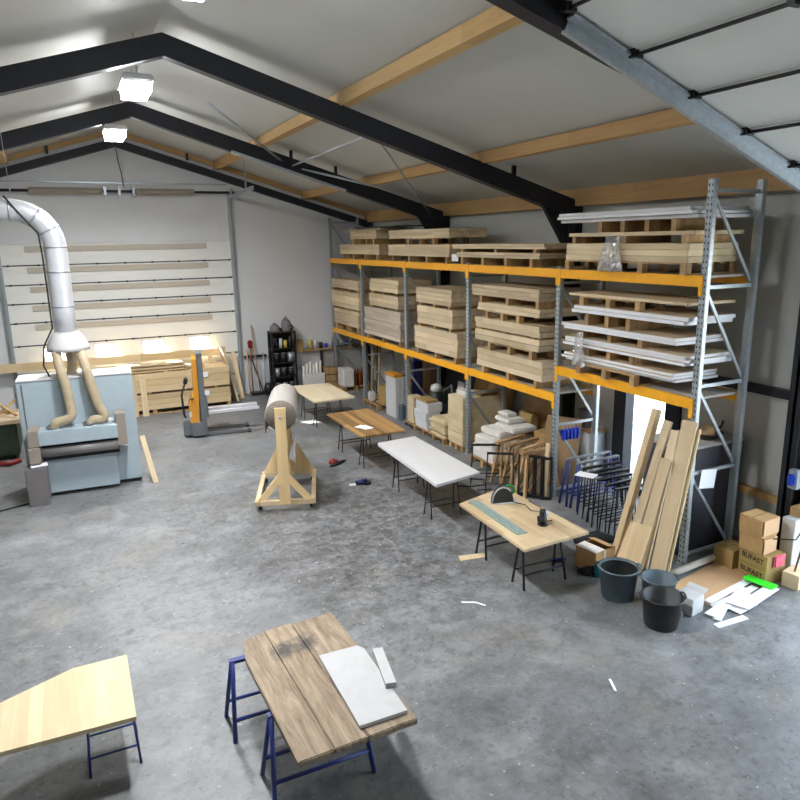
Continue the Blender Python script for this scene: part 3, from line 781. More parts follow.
# ------------------------------------------------------------------ felt roll on its wooden stand
ST = Vector((3.08, 11.22, 0)); SA = -math.radians(19)
st = root('roll_stand', 'wooden A frame stand on wheels carrying a felt roll', 'stand', ST, SA)
hl, hw = .74, .5
for s in (-1, 1):
    b = MB(); b.box(-hw, hw, s*hl-.04, s*hl+.04, .10, .18, .004); b.build('cross_rail', M['lath'], st)
    b = MB(); b.box(s*hw-.075 if s > 0 else -hw, hw if s > 0 else -hw+.075, -hl+.04, hl-.04, .101, .16, .004); b.build('side_rail', M['lath'], st)
    b = MB(); b.box(-.088, .088, s*(hl+.04)-.0, s*(hl+.04)+s*.035, .18-.06, 1.76, .004); b.build('post', M['stand'], st)
    b = MB(); b.box(-.055, .055, s*hl-.035, s*hl+.035, .18, 1.56, .004); b.build('post', M['stand'], st)
    for e in (-1, 1):
        b = MB(); b.extr([(e*.46, s*hl-.02, .18), (e*.06, s*hl-.02, .18), (e*.06, s*hl-.02, .62), (e*.12, s*hl-.02, .6)][::e] if 0 else ([(e*.46, s*hl-.025, .18), (e*.32, s*hl-.025, .18), (e*.058, s*hl-.025, .5), (e*.058, s*hl-.025, .66)] if s < 0 else [(e*.46, s*hl-.025, .18), (e*.058, s*hl-.025, .18), (e*.058, s*hl-.025, .8), (e*.12, s*hl-.025, .8)]), (0, .05, 0)); b.build('gusset', M['stand'], st)
        c = MB(); c.lathe([(0, -.022), (.044, -.022), (.049, 0), (.044, .022), (0, .022)], (e*(hw-.08), s*(hl-.08), .05), 14, Matrix.Rotation(PI/2, 3, 'Y')); w = c.build('caster', M['rubber'], st)
        c = MB(); c.box(e*(hw-.08)-.03, e*(hw-.08)+.03, s*(hl-.08)-.03, s*(hl-.08)+.03, .085, .1); c.build('caster_plate', M['galv'], w)
b = MB(); b.tube([(0, -hl-.1, 1.6), (0, hl+.1, 1.6)], .022, 12); b.build('axle', M['galv'], st)
fr = root('felt_roll', 'big roll of grey felt hanging on the wooden stand', 'roll', ST+Vector((0, 0, 1.6)), SA)
b = MB(); b.lathe([(.026, -.66), (.253, -.66), (.258, -.65), (.258, .65), (.253, .66), (.026, .66)], n=40, m=Matrix.Rotation(-PI/2, 3, 'X')); b.build('felt', M['felt'], fr)
for s in (-1, 1):
    b = MB(); b.lathe([(.03, 0), (.248, 0), (.248, .004), (.03, .004)], (0, s*.662, 0), 40, Matrix.Rotation(-s*PI/2, 3, 'X')); b.build('roll_end', M['felt_end'], fr)
b = MB(); b.box(-.263, -.257, -.62, .62, -.3, .0); b.build('loose_end', M['felt_end'], fr)
b = MB(ST)
pts = []
for k in range(9):
    u = k/8; pts.append((ST.x+.03+.12*(1-u)+.02*math.sin(u*9), .62-.5*u))
for (xa, za), (xb, zb) in zip(pts, pts[1:]): pass
b = MB(); n = 8; R = Matrix.Rotation(SA, 3, 'Z'); rows = []
for i in range(n+1):
    u = i/n; r = []
    for j in range(5):
        v = j/4
        p = R @ Vector((.17+.06*(1-u)-.1*u*v+.02*math.sin(u*7+v*5), -.3+v*.5*(1-.5*u), 0))
        r.append(b.bm.verts.new((ST.x+p.x, ST.y+p.y, 1.33-.66*u)))
    rows.append(r)
for i in range(n):
    for j in range(4): b.bm.faces.new((rows[i][j], rows[i][j+1], rows[i+1][j+1], rows[i+1][j])).smooth = True
o = single('plastic_sheet', b, M['paper'], 'white sheet hanging under the felt roll behind the front post', 'sheet')
o.modifiers.new('thickness', 'SOLIDIFY').thickness = .003

# ------------------------------------------------------------------ electric stacker truck
tk = root('stacker_truck', 'orange and grey electric stacker truck with raised forks', 'stacker', (2.33, 16.0, 0), -.12)
b = MB()
b.extr([(-.12, -.36, .06), (.16, -.36, .06), (.16, -.36, .3), (.1, -.36, .36), (-.12, -.36, .36)], (0, .72, 0)); b.build('chassis', M['truckgrey'], tk)
b = MB(); b.extr([(-.14, -.3, .36), (.06, -.3, .36), (.06, -.3, .62), (.09, -.3, .9), (.09, -.3, 1.82), (.0, -.3, 1.82), (-.02, -.3, 1.0), (-.14, -.3, .74)], (0, .6, 0)); b.build('cover', M['truck'], tk)
for s in (-1, 1):
    b = MB(); b.box(.1, .22, s*.3-.05, s*.3+.05, .08, 1.93, .012); b.build('mast_rail', M['truckgrey'], tk)
    b = MB(); b.box(.16, 1.2, s*.24-.045, s*.24+.045, .03, .09, .01); lg = b.build('support_leg', M['truckgrey'], tk)
    b = MB(); b.cyl((1.16, s*.24-.03, .05), .048, .06, 14, 'Y'); b.build('load_wheel', M['rubber'], lg)
    b = MB(); b.extr([(.26, s*.19-.08, .52), (1.42, s*.19-.06, .54), (1.42, s*.19+.06, .54), (.26, s*.19+.08, .52)], (0, 0, .055)); b.build('fork', M['steel'], tk)
b = MB(); b.box(.10, .22, -.35, .35, 1.87, 1.95, .015); b.build('mast_head', M['truckgrey'], tk)
b = MB(); b.box(.2, .27, -.3, .3, .46, .86, .01); b.build('fork_carriage', M['truckgrey'], tk)
b = MB(); b.tube([(.16, 0, .3), (.16, 0, 1.87)], .035, 12); b.build('lift_cylinder', M['steel'], tk)
b = MB(); b.tube([(-.14, 0, .22), (-.26, 0, .5), (-.28, 0, .95), (-.2, 0, 1.2)], .025, 10); ti = b.build('tiller', M['black'], tk)
b = MB(); b.obox((-.17, 0, 1.28), (.08, .3, .16), Matrix.Rotation(.35, 3, 'Y'), .03); b.build('tiller_head', M['rubber'], ti)
b = MB(); b.box(-.3, -.12, -.28, .28, .05, .42, .03); b.build('battery_skirt', M['truckgrey'], tk)
b = MB(); b.cyl((-.1, -.05, .09), .09, .1, 16, 'Y'); b.build('drive_wheel', M['rubber'], tk)
b = MB(); b.tube([(-.1, -.305, .9), (-.03, -.305, .92)], .014, 6); b.build('grip', M['rubber'], tk)
b = MB(); b.box(-.142, -.1, -.302, -.3, .5, .62); b.build('sticker', M['white'], tk)

# ------------------------------------------------------------------ wide belt sander with its duct
sd = root('wide_belt_sander', 'large light blue wide belt sanding machine on the left', 'sanding machine', (-.03, 13.55, 0), -.05)
b = MB(); b.box(-.98, .9, -.3, .36, .07, 2.06, .015); b.build('body', M['machine'], sd)
b = MB(); b.box(-.86, .86, -.26, .34, .0, .07); b.build('plinth', M['black'], sd)
b = MB(); b.box(-.98, .9, -.31, .37, 2.062, 2.085, .005); b.build('top_plate', M['white'], sd)
b = MB(); b.box(-.9, -.88, -.312, -.3, .3, 2.02); b.build('edge_seam', M['machine_dk'], sd)
b = MB(); b.box(-.7, .56, -.72, -.3, 1.0, 1.24, .01); b.build('infeed_hood', M['machine'], sd)
b = MB(); b.box(-.72, .56, -.6, -.3, .93, 1.0); b.build('infeed_slot', M['rubber'], sd)
b = MB(); b.cyl((-.70, -.64, .86), .085, 1.25, 24, 'X'); b.build('feed_roller', M['machine_dk'], sd)
b = MB(); b.box(-.69, .56, -.6, -.3, .7, .78); b.build('table_edge', M['rubber'], sd)
b = MB(); b.box(-.66, .5, -.5, -.3, .07, .7, .008); b.build('lower_panel', M['machine'], sd)
b = MB(); b.box(-.86, -.69, -.76, -.3, 1.0, 1.28, .01); b.build('end_block', M['taupe'], sd)
b = MB(); b.box(-.87, -.69, -.8, -.3, .72, .99, .01); b.build('end_block', M['taupe'], sd)
b = MB(); b.box(.55, .71, -.64, -.3, .82, 1.42, .01); b.build('end_block', M['taupe'], sd)
b = MB(); b.box(-.95, -.63, -.9, -.52, .0, .66, .012); b.build('control_cabinet', M['machine_dk'], sd)
b = MB(); b.obox((-.74, -.74, .68), (.26, .2, .02), Matrix.Rotation(.15, 3, 'Z'), .005); b.build('paper_pad', M['paper'], sd)
b = MB(); b.cyl((.46, -.52, 1.24), .05, .09, 16); b.build('knob', M['white'], sd)
b = MB(); b.tube([(.58, -.62, .84), (.68, -.74, .84), (.76, -.7, .86)], .012, 8); b.build('crank', M['galv'], sd)
for k in range(2):
    b = MB(); b.lathe([(.095, 0), (.11, .02), (.105, .05), (.085, .05)], (-.47+k*.58, -.5, 1.24), 20); b.build('hose_socket', M['machine_dk'], sd)
# duct with collector hood
dt = root('exhaust_duct', 'silver exhaust duct rising from the sander and bending left', 'duct', (-.13, 13.55, 2.5))
DX, DY = -.13, 13.55
b = MB(dt.location); n = 10
path = [(DX, DY, 2.78)]+[(DX, DY, 3.3), (DX, DY, 3.9), (DX, DY, 4.32)]
for k in range(1, n+1):
    a = PI/2*k/n; path.append((DX-.62*(1-math.cos(a)), DY, 4.32+.62*math.sin(a)))
path += [(-1.6, DY, 4.96), (-5.45, DY, 5.02)]
b.tube(path, .185, 24); b.build('pipe', M['duct'], dt)
for p in (path[1], path[2], path[3], path[6], path[9], path[13]):
    i = path.index(p); t = (Vector(path[min(i+1, len(path)-1)])-Vector(path[i-1])).normalized()
    q = Vector(p); b = MB(dt.location); b.tube([q-t*.015, q+t*.015], .189, 24); b.build('joint_band', M['galv'], dt)
b = MB(dt.location); b.lathe([(0, 2.86), (.19, 2.86), (.23, 2.82), (.30, 2.72), (.345, 2.6), (.36, 2.53), (0, 2.53)], (DX, DY, 0), 28); b.build('collector_hood', M['white'], dt)
for k, pts in enumerate(([(DX-.2, DY-.2, 2.52), (DX-.16, DY-.4, 2.25), (-.24, 13.08, 1.95), (-.21, 13.06, 1.63), (-.21, 13.03, 1.45), (-.32, 13.02, 1.38), (-.46, 13.03, 1.34), (-.50, 13.04, 1.255)],
                         [(DX+.18, DY-.2, 2.52), (DX+.24, DY-.4, 2.25), (.17, 13.08, 1.9), (.23, 13.06, 1.6), (.32, 13.03, 1.4), (.27, 13.02, 1.33), (.13, 13.03, 1.32), (.08, 13.04, 1.255)],
                         [(DX+.02, DY+.05, 2.52), (DX+.04, DY+.06, 2.3), (DX, DY+.05, 2.09)])):
    # smooth path
    P = [Vector(p) for p in pts]; Q = []
    for i in range(len(P)-1):
        p0, p1, p2, p3 = P[max(i-1, 0)], P[i], P[i+1], P[min(i+2, len(P)-1)]
        for s in range(6):
            u = s/6; Q.append(.5*((2*p1)+(p2-p0)*u+(2*p0-5*p1+4*p2-p3)*u*u+(3*p1-p0-3*p2+p3)*u**3))
    Q.append(P[-1])
    b = MB(dt.location); b.tube(Q, [(.085 if i % 2 else .078)*(1.05 if k == 2 else 1) for i in range(len(Q))], 16); b.build('flexible_hose', M['hose'], dt)
b = MB(); b.tube([(-.8, 13.37, 5.16), (-.62, 13.36, 4.9), (-.36, 13.36, 4.55), (-.34, 13.37, 4.2), (-.335, 13.37, 3.6), (-.335, 13.37, 2.95), (-.5, 13.37, 2.65), (-.55, 13.4, 2.3), (-.48, 13.4, 2.1)], .014, 8)
single('power_cable', b, M['rubber'], 'dark cable strapped along the silver exhaust duct', 'cable')
b = MB(); b.tube([(-.7, 13.55, 5.16), (-.72, 13.55, 6.5)], .006, 6); single('suspension_wire', b, M['galv'], 'thin wire holding up the horizontal exhaust duct', 'wire')
b = MB(); b.tube([(-1.02, 12.9, .01), (-1.5, 12.7, .012), (-2.2, 12.75, .012), (-3.2, 13.1, .012)], .012, 6); single('power_cable', b, M['rubber'], 'dark cable on the floor left of the sander', 'cable')
plank('wood_plank', (1.06, 12.95, .0), (.93, 13.4, .82), .09, .03, M['lath'], 'narrow wooden plank leaning against the right side of the sander', 'plank', across=(1, 0, 0))

# ------------------------------------------------------------------ green machine behind the sander
gm = root('workbench_machine', 'old dark green machine with a wooden bench top left of the sander', 'machine', (-1.95, 16.2, 0))
o = gm.location
b = MB(o); b.box(-2.7, -1.3, 15.9, 16.8, .1, .78, .03); b.build('body', M['oldgreen'], gm)
b = MB(o); b.box(-2.6, -1.4, 16.0, 16.7, 0, .1); b.build('foot', M['black'], gm)
b = MB(o); b.box(-2.8, -1.22, 15.82, 16.9, .78, .86, .006); b.build('bench_top', M['oak_x'], gm)
for k, (p, q, w) in enumerate((((-1.7, 16.0, .9), (-1.3, 16.5, 1.16), 'upright crossing'), ((-1.66, 16.35, 1.18), (-1.28, 16.05, .9), 'other crossing'), ((-1.9, 16.6, .89), (-1.3, 16.62, .89), 'flat'))):
    b = MB(); b.bar(p, q, .06, .03); single('wood_scrap', b, M['crate'], '%s wooden offcut on the green machine' % w, 'offcut', 'offcuts on the green machine')
b = MB(); b.box(-2.5, -1.75, 15.95, 16.5, .862, 1.02, .02); single('grey_bin', b, M['limed'], 'pale box lying on the green machine', 'box')
b = MB(); b.tube([(-1.75, 15.6, .05), (-1.5, 15.45, .05), (-1.3, 15.6, .05)], .05, 8); single('red_hose', b, M['red'], 'dark red hose lying on the floor in front of the green machine', 'hose')

# ------------------------------------------------------------------ timber by the back door
G = 'timber stacked in front of the back door'
pallet(-.3, 3.66, 18.55, 19.35, 0, .12, 'long bearer pallet under the timber by the back door', nb=2)
for z0, z1, n, w in ((.12, .53, 3, 'lower'), (.585, 1.08, 3, 'upper')):
    h = (z1-z0)/n
    for i in range(n):
        j = random.uniform(-.012, .012)
        b = MB(); b.box(-.4+j, 3.66+j, 18.55+j, 19.35, z0+i*h+.002, z0+(i+1)*h-.002, .004)
        single('timber_board', b, M['pine_x'], '%s board of the %s timber bundle before the back door' % (ordinal(i, n), w), 'board', G)
for x in (0, 1.6, 3.3):
    b = MB(); b.box(x-.04, x+.04, 18.56, 19.34, .531, .584); single('wooden_bearer', b, M['crate'], 'dark bearer between the two timber bundles by the back door', 'bearer', 'bearers in the timber stack by the back door')
for i, (x0, x1, z, h, y0) in enumerate(((-.4, 2.6, 1.085, .05, 18.6), (-.6, 2.7, 1.16, .06, 18.62), (-.4, 2.5, 1.245, .05, 18.65))):
    b = MB(); b.box(x0, x1, y0, y0+.3, z+.03, z+h, .004); b.box(x0+.5, x0+.58, y0, y0+.3, z, z+.03); b.box(x1-.6, x1-.52, y0, y0+.3, z, z+.03)
    single('timber_board', b, M['pine_x'], '%s loose plank on top of the timber before the back door' % ('lowest', 'middle', 'highest')[i], 'board', G)
b = MB(); b.bar((-3.3, 19.45, 1.38), (3.78, 19.45, 1.38), .12, .2); b.box(-.3, -.2, 19.4, 19.5, 1.082, 1.28); b.box(3.3, 3.4, 19.4, 19.5, 1.082, 1.28)
single('timber_board', b, M['pine_x'], 'very long beam lying highest across the timber by the back door', 'beam')
plank('timber_board', (3.9, 19.0, .0), (3.62, 19.3, 1.52), .62, .05, M['oak'], 'wide board leaning at the right end of the timber by the back door', 'board', None, (0, 1, 0))
plank('timber_board', (4.12, 19.25, .0), (4.02, 19.62, 1.3), .12, .03, M['lath'], 'narrow pale board leaning beside the right door track', 'board', None, (1, 0, 0))
plank('timber_board', (1.2, 18.42, 0), (1.2, 18.53, 1.07), .14, .03, M['lath'], 'pale plank leaning on the timber front, next to the sander', 'board', 'planks leaning on the timber front', (1, 0, 0))
plank('timber_board', (1.44, 18.42, 0), (1.44, 18.53, 1.08), .15, .03, M['lath'], 'pale plank leaning on the timber front, nearer the stacker', 'board', 'planks leaning on the timber front', (1, 0, 0))
for x, z, w in ((3.0, .86, 'upper'), (3.0, .36, 'lower')):
    b = MB(); b.box(x-.1, x+.1, 18.528, 18.532, z, z+.13); single('paper_note', b, M['paper'], 'white label on the front of the %s timber bundle' % w, 'note')
b = MB(); b.box(2.75, 3.05, 18.7, 18.95, 1.082, 1.17, .01); single('cardboard_box', b, M['card'], 'small box on the sunlit right end of the timber', 'box')

# ------------------------------------------------------------------ along the back wall
shf = root('storage_shelf', 'tall black open shelf of paint tins by the back wall', 'shelf', (5.42, 19.45, 0)); o = shf.location
for x in (5.08, 5.76):
    for y in (19.25, 19.63):
        b = MB(o); b.box(x-.025, x+.025, y-.025, y+.025, 0, 1.82); b.build('post', M['black'], shf)
TIER = [.1, .5, .92, 1.34, 1.80]
for z in TIER:
    b = MB(o); b.box(5.06, 5.78, 19.23, 19.65, z-.03, z); b.build('shelf_board', M['black'], shf)
b = MB(o); b.box(5.06, 5.78, 19.645, 19.66, .1, 1.82); b.build('back_panel', M['black'], shf)
def tin(x, y, z, r, h, m, label, group, lid='galv'):
    t = root('paint_tin', label, 'tin', (x, y, z), 0, group)
    b = MB(); b.cyl((0, 0, 0), r, h, 16); b.build('can', M[m], t)
    b = MB(); b.cyl((0, 0, h), r*.94, .012, 16); b.build('lid', M[lid], t)
rw = ('bottom', 'second', 'third', 'top')
for k, z in enumerate(TIER[:4]):
    if k == 3:
        for i, (x, m, h) in enumerate(((5.2, 'tubblack', .3), (5.36, 'white', .26), (5.5, 'yellow', .2), (5.64, 'tubblack', .3))):
            tin(x, 19.36, z, .05, h, m, '%s bottle on the top tier of the black shelf, %s from left' % ({'tubblack': 'black', 'white': 'white', 'yellow': 'yellow'}[m], ('first', 'second', 'third', 'fourth')[i]), 'bottles on the black shelf', m)
        continue
    for i in range(3):
        tin(5.21+i*.21, 19.36, z, .085, (.2, .24, .26)[k], ('tubblack', 'galv', 'tubblack')[(i+k) % 3], 'paint tin on the %s tier of the black shelf, %s' % (rw[k], ('left', 'middle', 'right')[i]), 'tins on the black shelf', ('galv', 'taupe', 'galv')[i])
for x, h, w in ((5.22, .26, 'left'), (5.56, .42, 'right')):
    t = root('vacuum_cleaner', 'dark workshop vacuum on top of the black shelf, '+w, 'vacuum', (x, 19.4, 1.802), 0)
    b = MB(); b.lathe([(0, 0), (.14, 0), (.15, .04), (.14, h*.6), (.1, h*.8), (0, h*.85)], n=20); b.build('drum', M['machine_dk'], t)
    b = MB(); b.tube([(-.09, 0, h*.7), (0, 0, h), (.09, 0, h*.7)], .018, 8); b.build('handle', M['rubber'], t)
    b = MB(); b.tube([(.1, -.08, h*.5), (.16, -.14, h*.3), (.1, -.17, .06)], .025, 8); b.build('hose', M['rubber'], t)
b = MB(); b.box(5.85, 6.1, 19.58, 19.74, 1.186, 1.5, .01); single('cardboard_box', b, M['card_dk'], 'brown box at the left end of the wall bench', 'box')
bn = root('narrow_bench', 'long narrow wall bench crowded with tins beside the black shelf', 'bench', (7.1, 19.5, 0)); o = bn.location
b = MB(o); b.box(5.84, 8.35, 19.57, 19.745, 1.14, 1.185); b.build('bench_top', M['crate'], bn)
for x in (6.68, 8.25):
    b = MB(o); b.box(x-.03, x+.03, 19.62, 19.68, 0, 1.139); b.build('leg', M['dark'], bn)
b = MB(o); b.box(6.75, 8.2, 19.69, 19.73, .1, 1.139); b.build('back_panel', M['deck'], bn)
mm = ['white', 'yellow', 'white', 'tubblack', 'blueplastic', 'white', 'galv', 'white', 'blueplastic', 'white', 'white', 'rust']
for i, m in enumerate(mm):
    x = 6.18+i*.165
    tin(x, 19.64+.02*(i % 3), 1.186, .05, .14+.05*((i*7) % 4), m, '%s tin on the wall bench, number %s from its left end' % ({'white': 'white', 'yellow': 'yellow', 'tubblack': 'black', 'blueplastic': 'blue', 'galv': 'silver', 'rust': 'rusty red'}[m], ('one two three four five six seven eight nine ten eleven twelve'.split())[i]), 'tins on the wall bench', 'white')
for i in range(6):
    b = MB(); b.cyl((6.03+i*.105, 19.42+.03*(i % 2), 0), .045, .74+.05*(i % 3), 14)
    single('paper_tube', b, M['wrap'], '%s of the tall white tubes standing below the wall bench' % ('leftmost', 'second', 'third', 'fourth', 'fifth', 'rightmost')[i], 'tube', 'white tubes below the wall bench')
b = MB(); b.box(6.0, 6.62, 19.25, 19.38, 0, .03); b.box(6.0, 6.62, 19.25, 19.27, .03, .5); single('white_rack', b, M['wrap'], 'low white rack in front of the tall white tubes', 'rack')
b = MB()
for z in (.0, .22, .44): b.box(6.66, 7.0, 19.22, 19.5, z, z+.2, .006)
single('brown_crate', b, M['crate'], 'brown wooden crate below the wall bench beside the white tubes', 'crate')
pallet(6.95, 7.75, 18.55, 19.1, 0, .13, 'pallet below the shrink wrapped bottles by the back wall')
b = MB(); b.box(6.97, 7.3, 18.57, 19.08, .131, .66, .02); single('wrapped_cartons', b, M['wrap'], 'pale shrink wrapped cartons beside the brown bottles by the back wall', 'carton')
for i in range(6):
    t = root('bottle', 'brown bottle in the %s, %s of its row, by the back wall' % (('front row', 'back row')[i//3], ('left', 'middle', 'right')[i % 3]), 'bottle', (7.39+.14*(i % 3), 18.68+.18*(i//3), .131), 0, 'brown bottles on the far pallet')
    b = MB(); b.lathe([(0, 0), (.055, 0), (.055, .28), (.03, .38), (.022, .46), (0, .46)], n=16); b.build('body', M['brown'], t)
    b = MB(); b.cyl((0, 0, .455), .024, .03, 12); b.build('cap', M['rust'], t)
# tools leaning left of the black shelf
G = 'tools leaning on the back wall'
b = MB(); b.box(4.35, 5.0, 19.66, 19.74, 1.08, 1.14); single('tool_rail', b, M['dark'], 'dark tool rail on the back wall left of the black shelf', 'rail')
for k, (x, z, dx, m, w) in enumerate(((4.42, 1.35, .0, 'lath', 'short pale stick leaning nearest the right door track'), (4.5, 1.6, .03, 'rust', 'brown stick leaning beside the right door track'), (4.72, 2.02, -.12, 'crate', 'tallest broom stick leaning on the back wall'), (4.82, 1.1, -.28, 'black', 'dark slanted rod leaning left of the black shelf'), (4.88, 1.2, .02, 'galv', 'grey rod leaning close to the black shelf'))):
    b = MB(); b.tube([(x, 19.5, .0), (x+dx, 19.66, z)], .018, 8); single('broom_stick', b, M[m], w, 'stick')
b = MB(); b.box(4.47, 4.6, 19.6, 19.7, 1.36, 1.58, .02); single('red_bag', b, M['red'], 'red bag hanging among the sticks by the right door track', 'bag')
b = MB(); b.box(4.45, 4.95, 19.4, 19.68, 0, .08, .01); single('dust_pan', b, M['black'], 'flat black tray on the floor below the leaning sticks', 'tray')
b = MB(); b.lathe([(0, 0), (.12, 0), (.14, .2), (.09, .34), (0, .36)], (4.93, 19.36, 0), 16); single('canister', b, M['black'], 'black canister on the floor left of the black shelf', 'canister')

# ------------------------------------------------------------------ goods on the floor under the rack
# fourth bay from camera
pallet(6.9, 7.7, 15.95, 17.0, 0, .13, 'floor pallet with a brown box, under the fourth rack bay')
b = MB(); b.box(7.15, 7.7, 16.0, 16.5, .131, .55, .006); single('cardboard_box', b, M['card_dk'], 'brown box on the floor pallet under the fourth rack bay', 'box')
t = root('jug', 'white plastic jug on the floor pallet under the fourth rack bay', 'jug', (7.02, 16.62, .131))
b = MB(); b.box(-.08, .08, -.1, .1, 0, .26, .03); b.build('body', M['white'], t)
b = MB(); b.cyl((0, .03, .255), .03, .04, 12); b.build('cap', M['red'], t)
b = MB(); b.tube([(0, -.08, .24), (0, -.06, .31), (0, .0, .27)], .013, 6); b.build('handle', M['white'], t)
for i in range(6):
    x = 7.35+.07*i; y = 17.35+.25*(i % 3)
    plank('tall_lath', (x, y, 0), (x+.12, y+.1, 1.45+.1*(i % 3)), .05, .03, M[('crate', 'oak', 'black')[i % 3]], '%s lath standing upright behind the floor pallet, %s in the row' % (('brown', 'pale', 'black')[i % 3], ('first', 'second', 'third', 'fourth', 'fifth', 'sixth')[i]), 'lath', 'laths standing at the back of the rack')
for i in range(5):
    b = MB(); b.bar((7.45, 15.25, .55+.17*i), (7.75, 15.75, .62+.17*i), .05, .04); single('wooden_hook_bar', b, M['crate'], 'slanting wooden bar of the holder behind the white standing panels, %s' % ('lowest', 'second lowest', 'middle', 'second highest', 'highest')[i], 'bar', 'bars behind the white standing panels')
b = MB(); b.box(7.76, 7.84, 15.15, 15.85, 0, 1.5); single('bar_holder', b, M['ply'], 'brown upright board behind the white standing panels', 'board')
b = MB(); b.box(7.5, 7.7, 15.0, 15.1, 1.38, 1.6, .02); single('blue_container', b, M['blueplastic'], 'blue and white container high behind the white standing panels', 'container')
b = MB(); b.box(7.48, 7.72, 15.0, 15.12, 0, 1.379); single('container_stand', b, M['navy'], 'narrow navy post carrying the blue container', 'post')
for i in range(3):
    b = MB(); b.box(6.98+i*.13, 7.09+i*.13, 15.0, 15.6, 0, 1.02, .006)
    single('white_board', b, M['white'], '%s of three white panels standing on edge under the fourth rack bay' % ('left', 'middle', 'right')[i], 'panel', 'white panels standing on edge')
b = MB(); b.box(6.97, 7.2, 15.05, 15.6, 1.022, 1.1, .006); single('orange_carton', b, M['truck'], 'flat orange carton on top of the white standing panels', 'carton')
b = MB(); b.box(7.22, 7.5, 15.1, 15.5, 1.022, 1.09, .006); single('grey_carton', b, M['machine_dk'], 'flat grey carton beside the orange one on the white standing panels', 'carton')
b = MB(); b.box(7.0, 7.14, 14.7, 14.9, 0, .38, .015); single('blue_bin', b, M['tub'], 'small blue grey bin at the foot of the white standing panels', 'bin')
b = MB(); b.box(6.96, 7.2, 14.0, 14.3, .12, .75, .006); single('timber_bundle', b, M['blond'], 'short blond boards standing on a dolly beside the third rack upright', 'boards')
t = root('dolly', 'low black wheeled dolly beside the third rack upright', 'dolly', (7.1, 14.18, 0))
b = MB(); b.box(-.2, .2, -.24, .24, .08, .118); b.build('platform', M['crate'], t)
for sx in (-1, 1):
    for sy_ in (-1, 1):
        b = MB(); b.cyl((sx*.15-.015, sy_*.18, .04), .04, .03, 12, 'X'); b.build('wheel', M['rubber'], t)
# middle bay
pallet(6.9, 7.8, 12.44, 13.9, 0, .13, 'floor pallet with white cartons and short boards, under the middle rack bay', nb=4)
for i, (z0, z1, j) in enumerate(((.131, .33, 0), (.332, .53, -.03), (.532, .74, .02))):
    b = MB(); b.box(6.93+j, 7.3+j, 13.25, 13.85, z0, z1, .008); single('white_carton', b, M['primed'], '%s of three white cartons on the floor pallet, middle rack bay' % ('lowest', 'middle', 'highest')[i], 'carton', 'white cartons on the floor pallet')
b = MB(); b.box(6.95, 7.25, 13.3, 13.8, .741, .8, .006); single('cardboard_box', b, M['card_dk'], 'flat brown tray on the white cartons, middle rack bay', 'box')
for i in range(8):
    j = random.uniform(-.03, .03)
    b = MB(); b.box(6.94+j, 7.6+j, 12.45+j, 13.12-j, .131+i*.048, .131+i*.048+.046, .004); single('short_board', b, M['blond'], '%s of the short pale boards piled beside the tall board block' % ('lowest second third fourth fifth sixth seventh topmost'.split()[i]), 'board', 'short boards on the floor pallet')
b = MB(); b.box(7.35, 7.75, 12.6, 13.8, .533, .56); b.box(7.37, 7.45, 12.7, 13.1, .132, .532); b.box(7.6, 7.7, 13.3, 13.7, .132, .532) ; single('black_plate', b, M['black'], 'black plate lying behind the short pale boards, middle rack bay', 'plate')
t = root('shop_vacuum', 'black and white shop vacuum standing behind the white cartons', 'vacuum', (7.62, 14.1, 0))
b = MB(); b.lathe([(0, 0), (.17, 0), (.18, .4), (.16, .8), (0, .85)], n=20); b.build('drum', M['tubblack'], t)
b = MB(); b.lathe([(0, .85), (.15, .82), (.12, .95), (0, 1.0)], n=20); b.build('lid', M['white'], t)
b = MB(); b.tube([(.1, -.1, .8), (.2, -.4, 1.0), (.1, -.6, .8), (.05, -.62, .65)], .025, 8); b.build('hose', M['machine_dk'], t)
plank('white_sheet', (7.72, 13.3, .0), (7.85, 13.3, 1.15), .28, .02, M['white'], 'narrow white board leaning behind the white cartons', 'board')
for y0, y1, h, m, w in ((10.35, 11.5, 1.25, 'ply', 'behind the white wrapped packs'), (11.9, 13.4, 1.55, 'crate', 'behind the tall blond board block'), (13.5, 14.8, 1.35, 'slate', 'behind the white cartons'), (15.1, 16.9, 1.6, 'crate', 'behind the brown box, fourth rack bay')):  # sheets added to darken the wall seen behind the rack
    plank('darkening_sheet', (8.1, (y0+y1)/2, 0), (8.36, (y0+y1)/2, h), y1-y0, .03, M[m], 'big %s sheet added to darken the right wall %s' % ('dark grey' if m == 'slate' else 'brown', w), 'sheet')
for k, (x, y, h, m) in enumerate(((8.0, 12.9, .75, 'card_dk'), (7.98, 12.35, .5, 'card'), (7.95, 10.9, .95, 'card_dk'), (7.98, 16.6, .7, 'machine_dk'), (7.95, 14.4, .8, 'oldgreen'))):
    b = MB(); b.box(x-.05, x+.12, y-.2, y+.2, 0, h, .01); single('storage_box', b, M[m], '%s box standing at the back of the rack, %s' % ({'card_dk': 'dull brown', 'card': 'brown', 'machine_dk': 'grey', 'oldgreen': 'dark green'}[m], ('behind the short pale boards', 'behind the tall block', 'behind the wrapped packs', 'behind the floor pallet', 'behind the black and white vacuum')[k]), 'box')
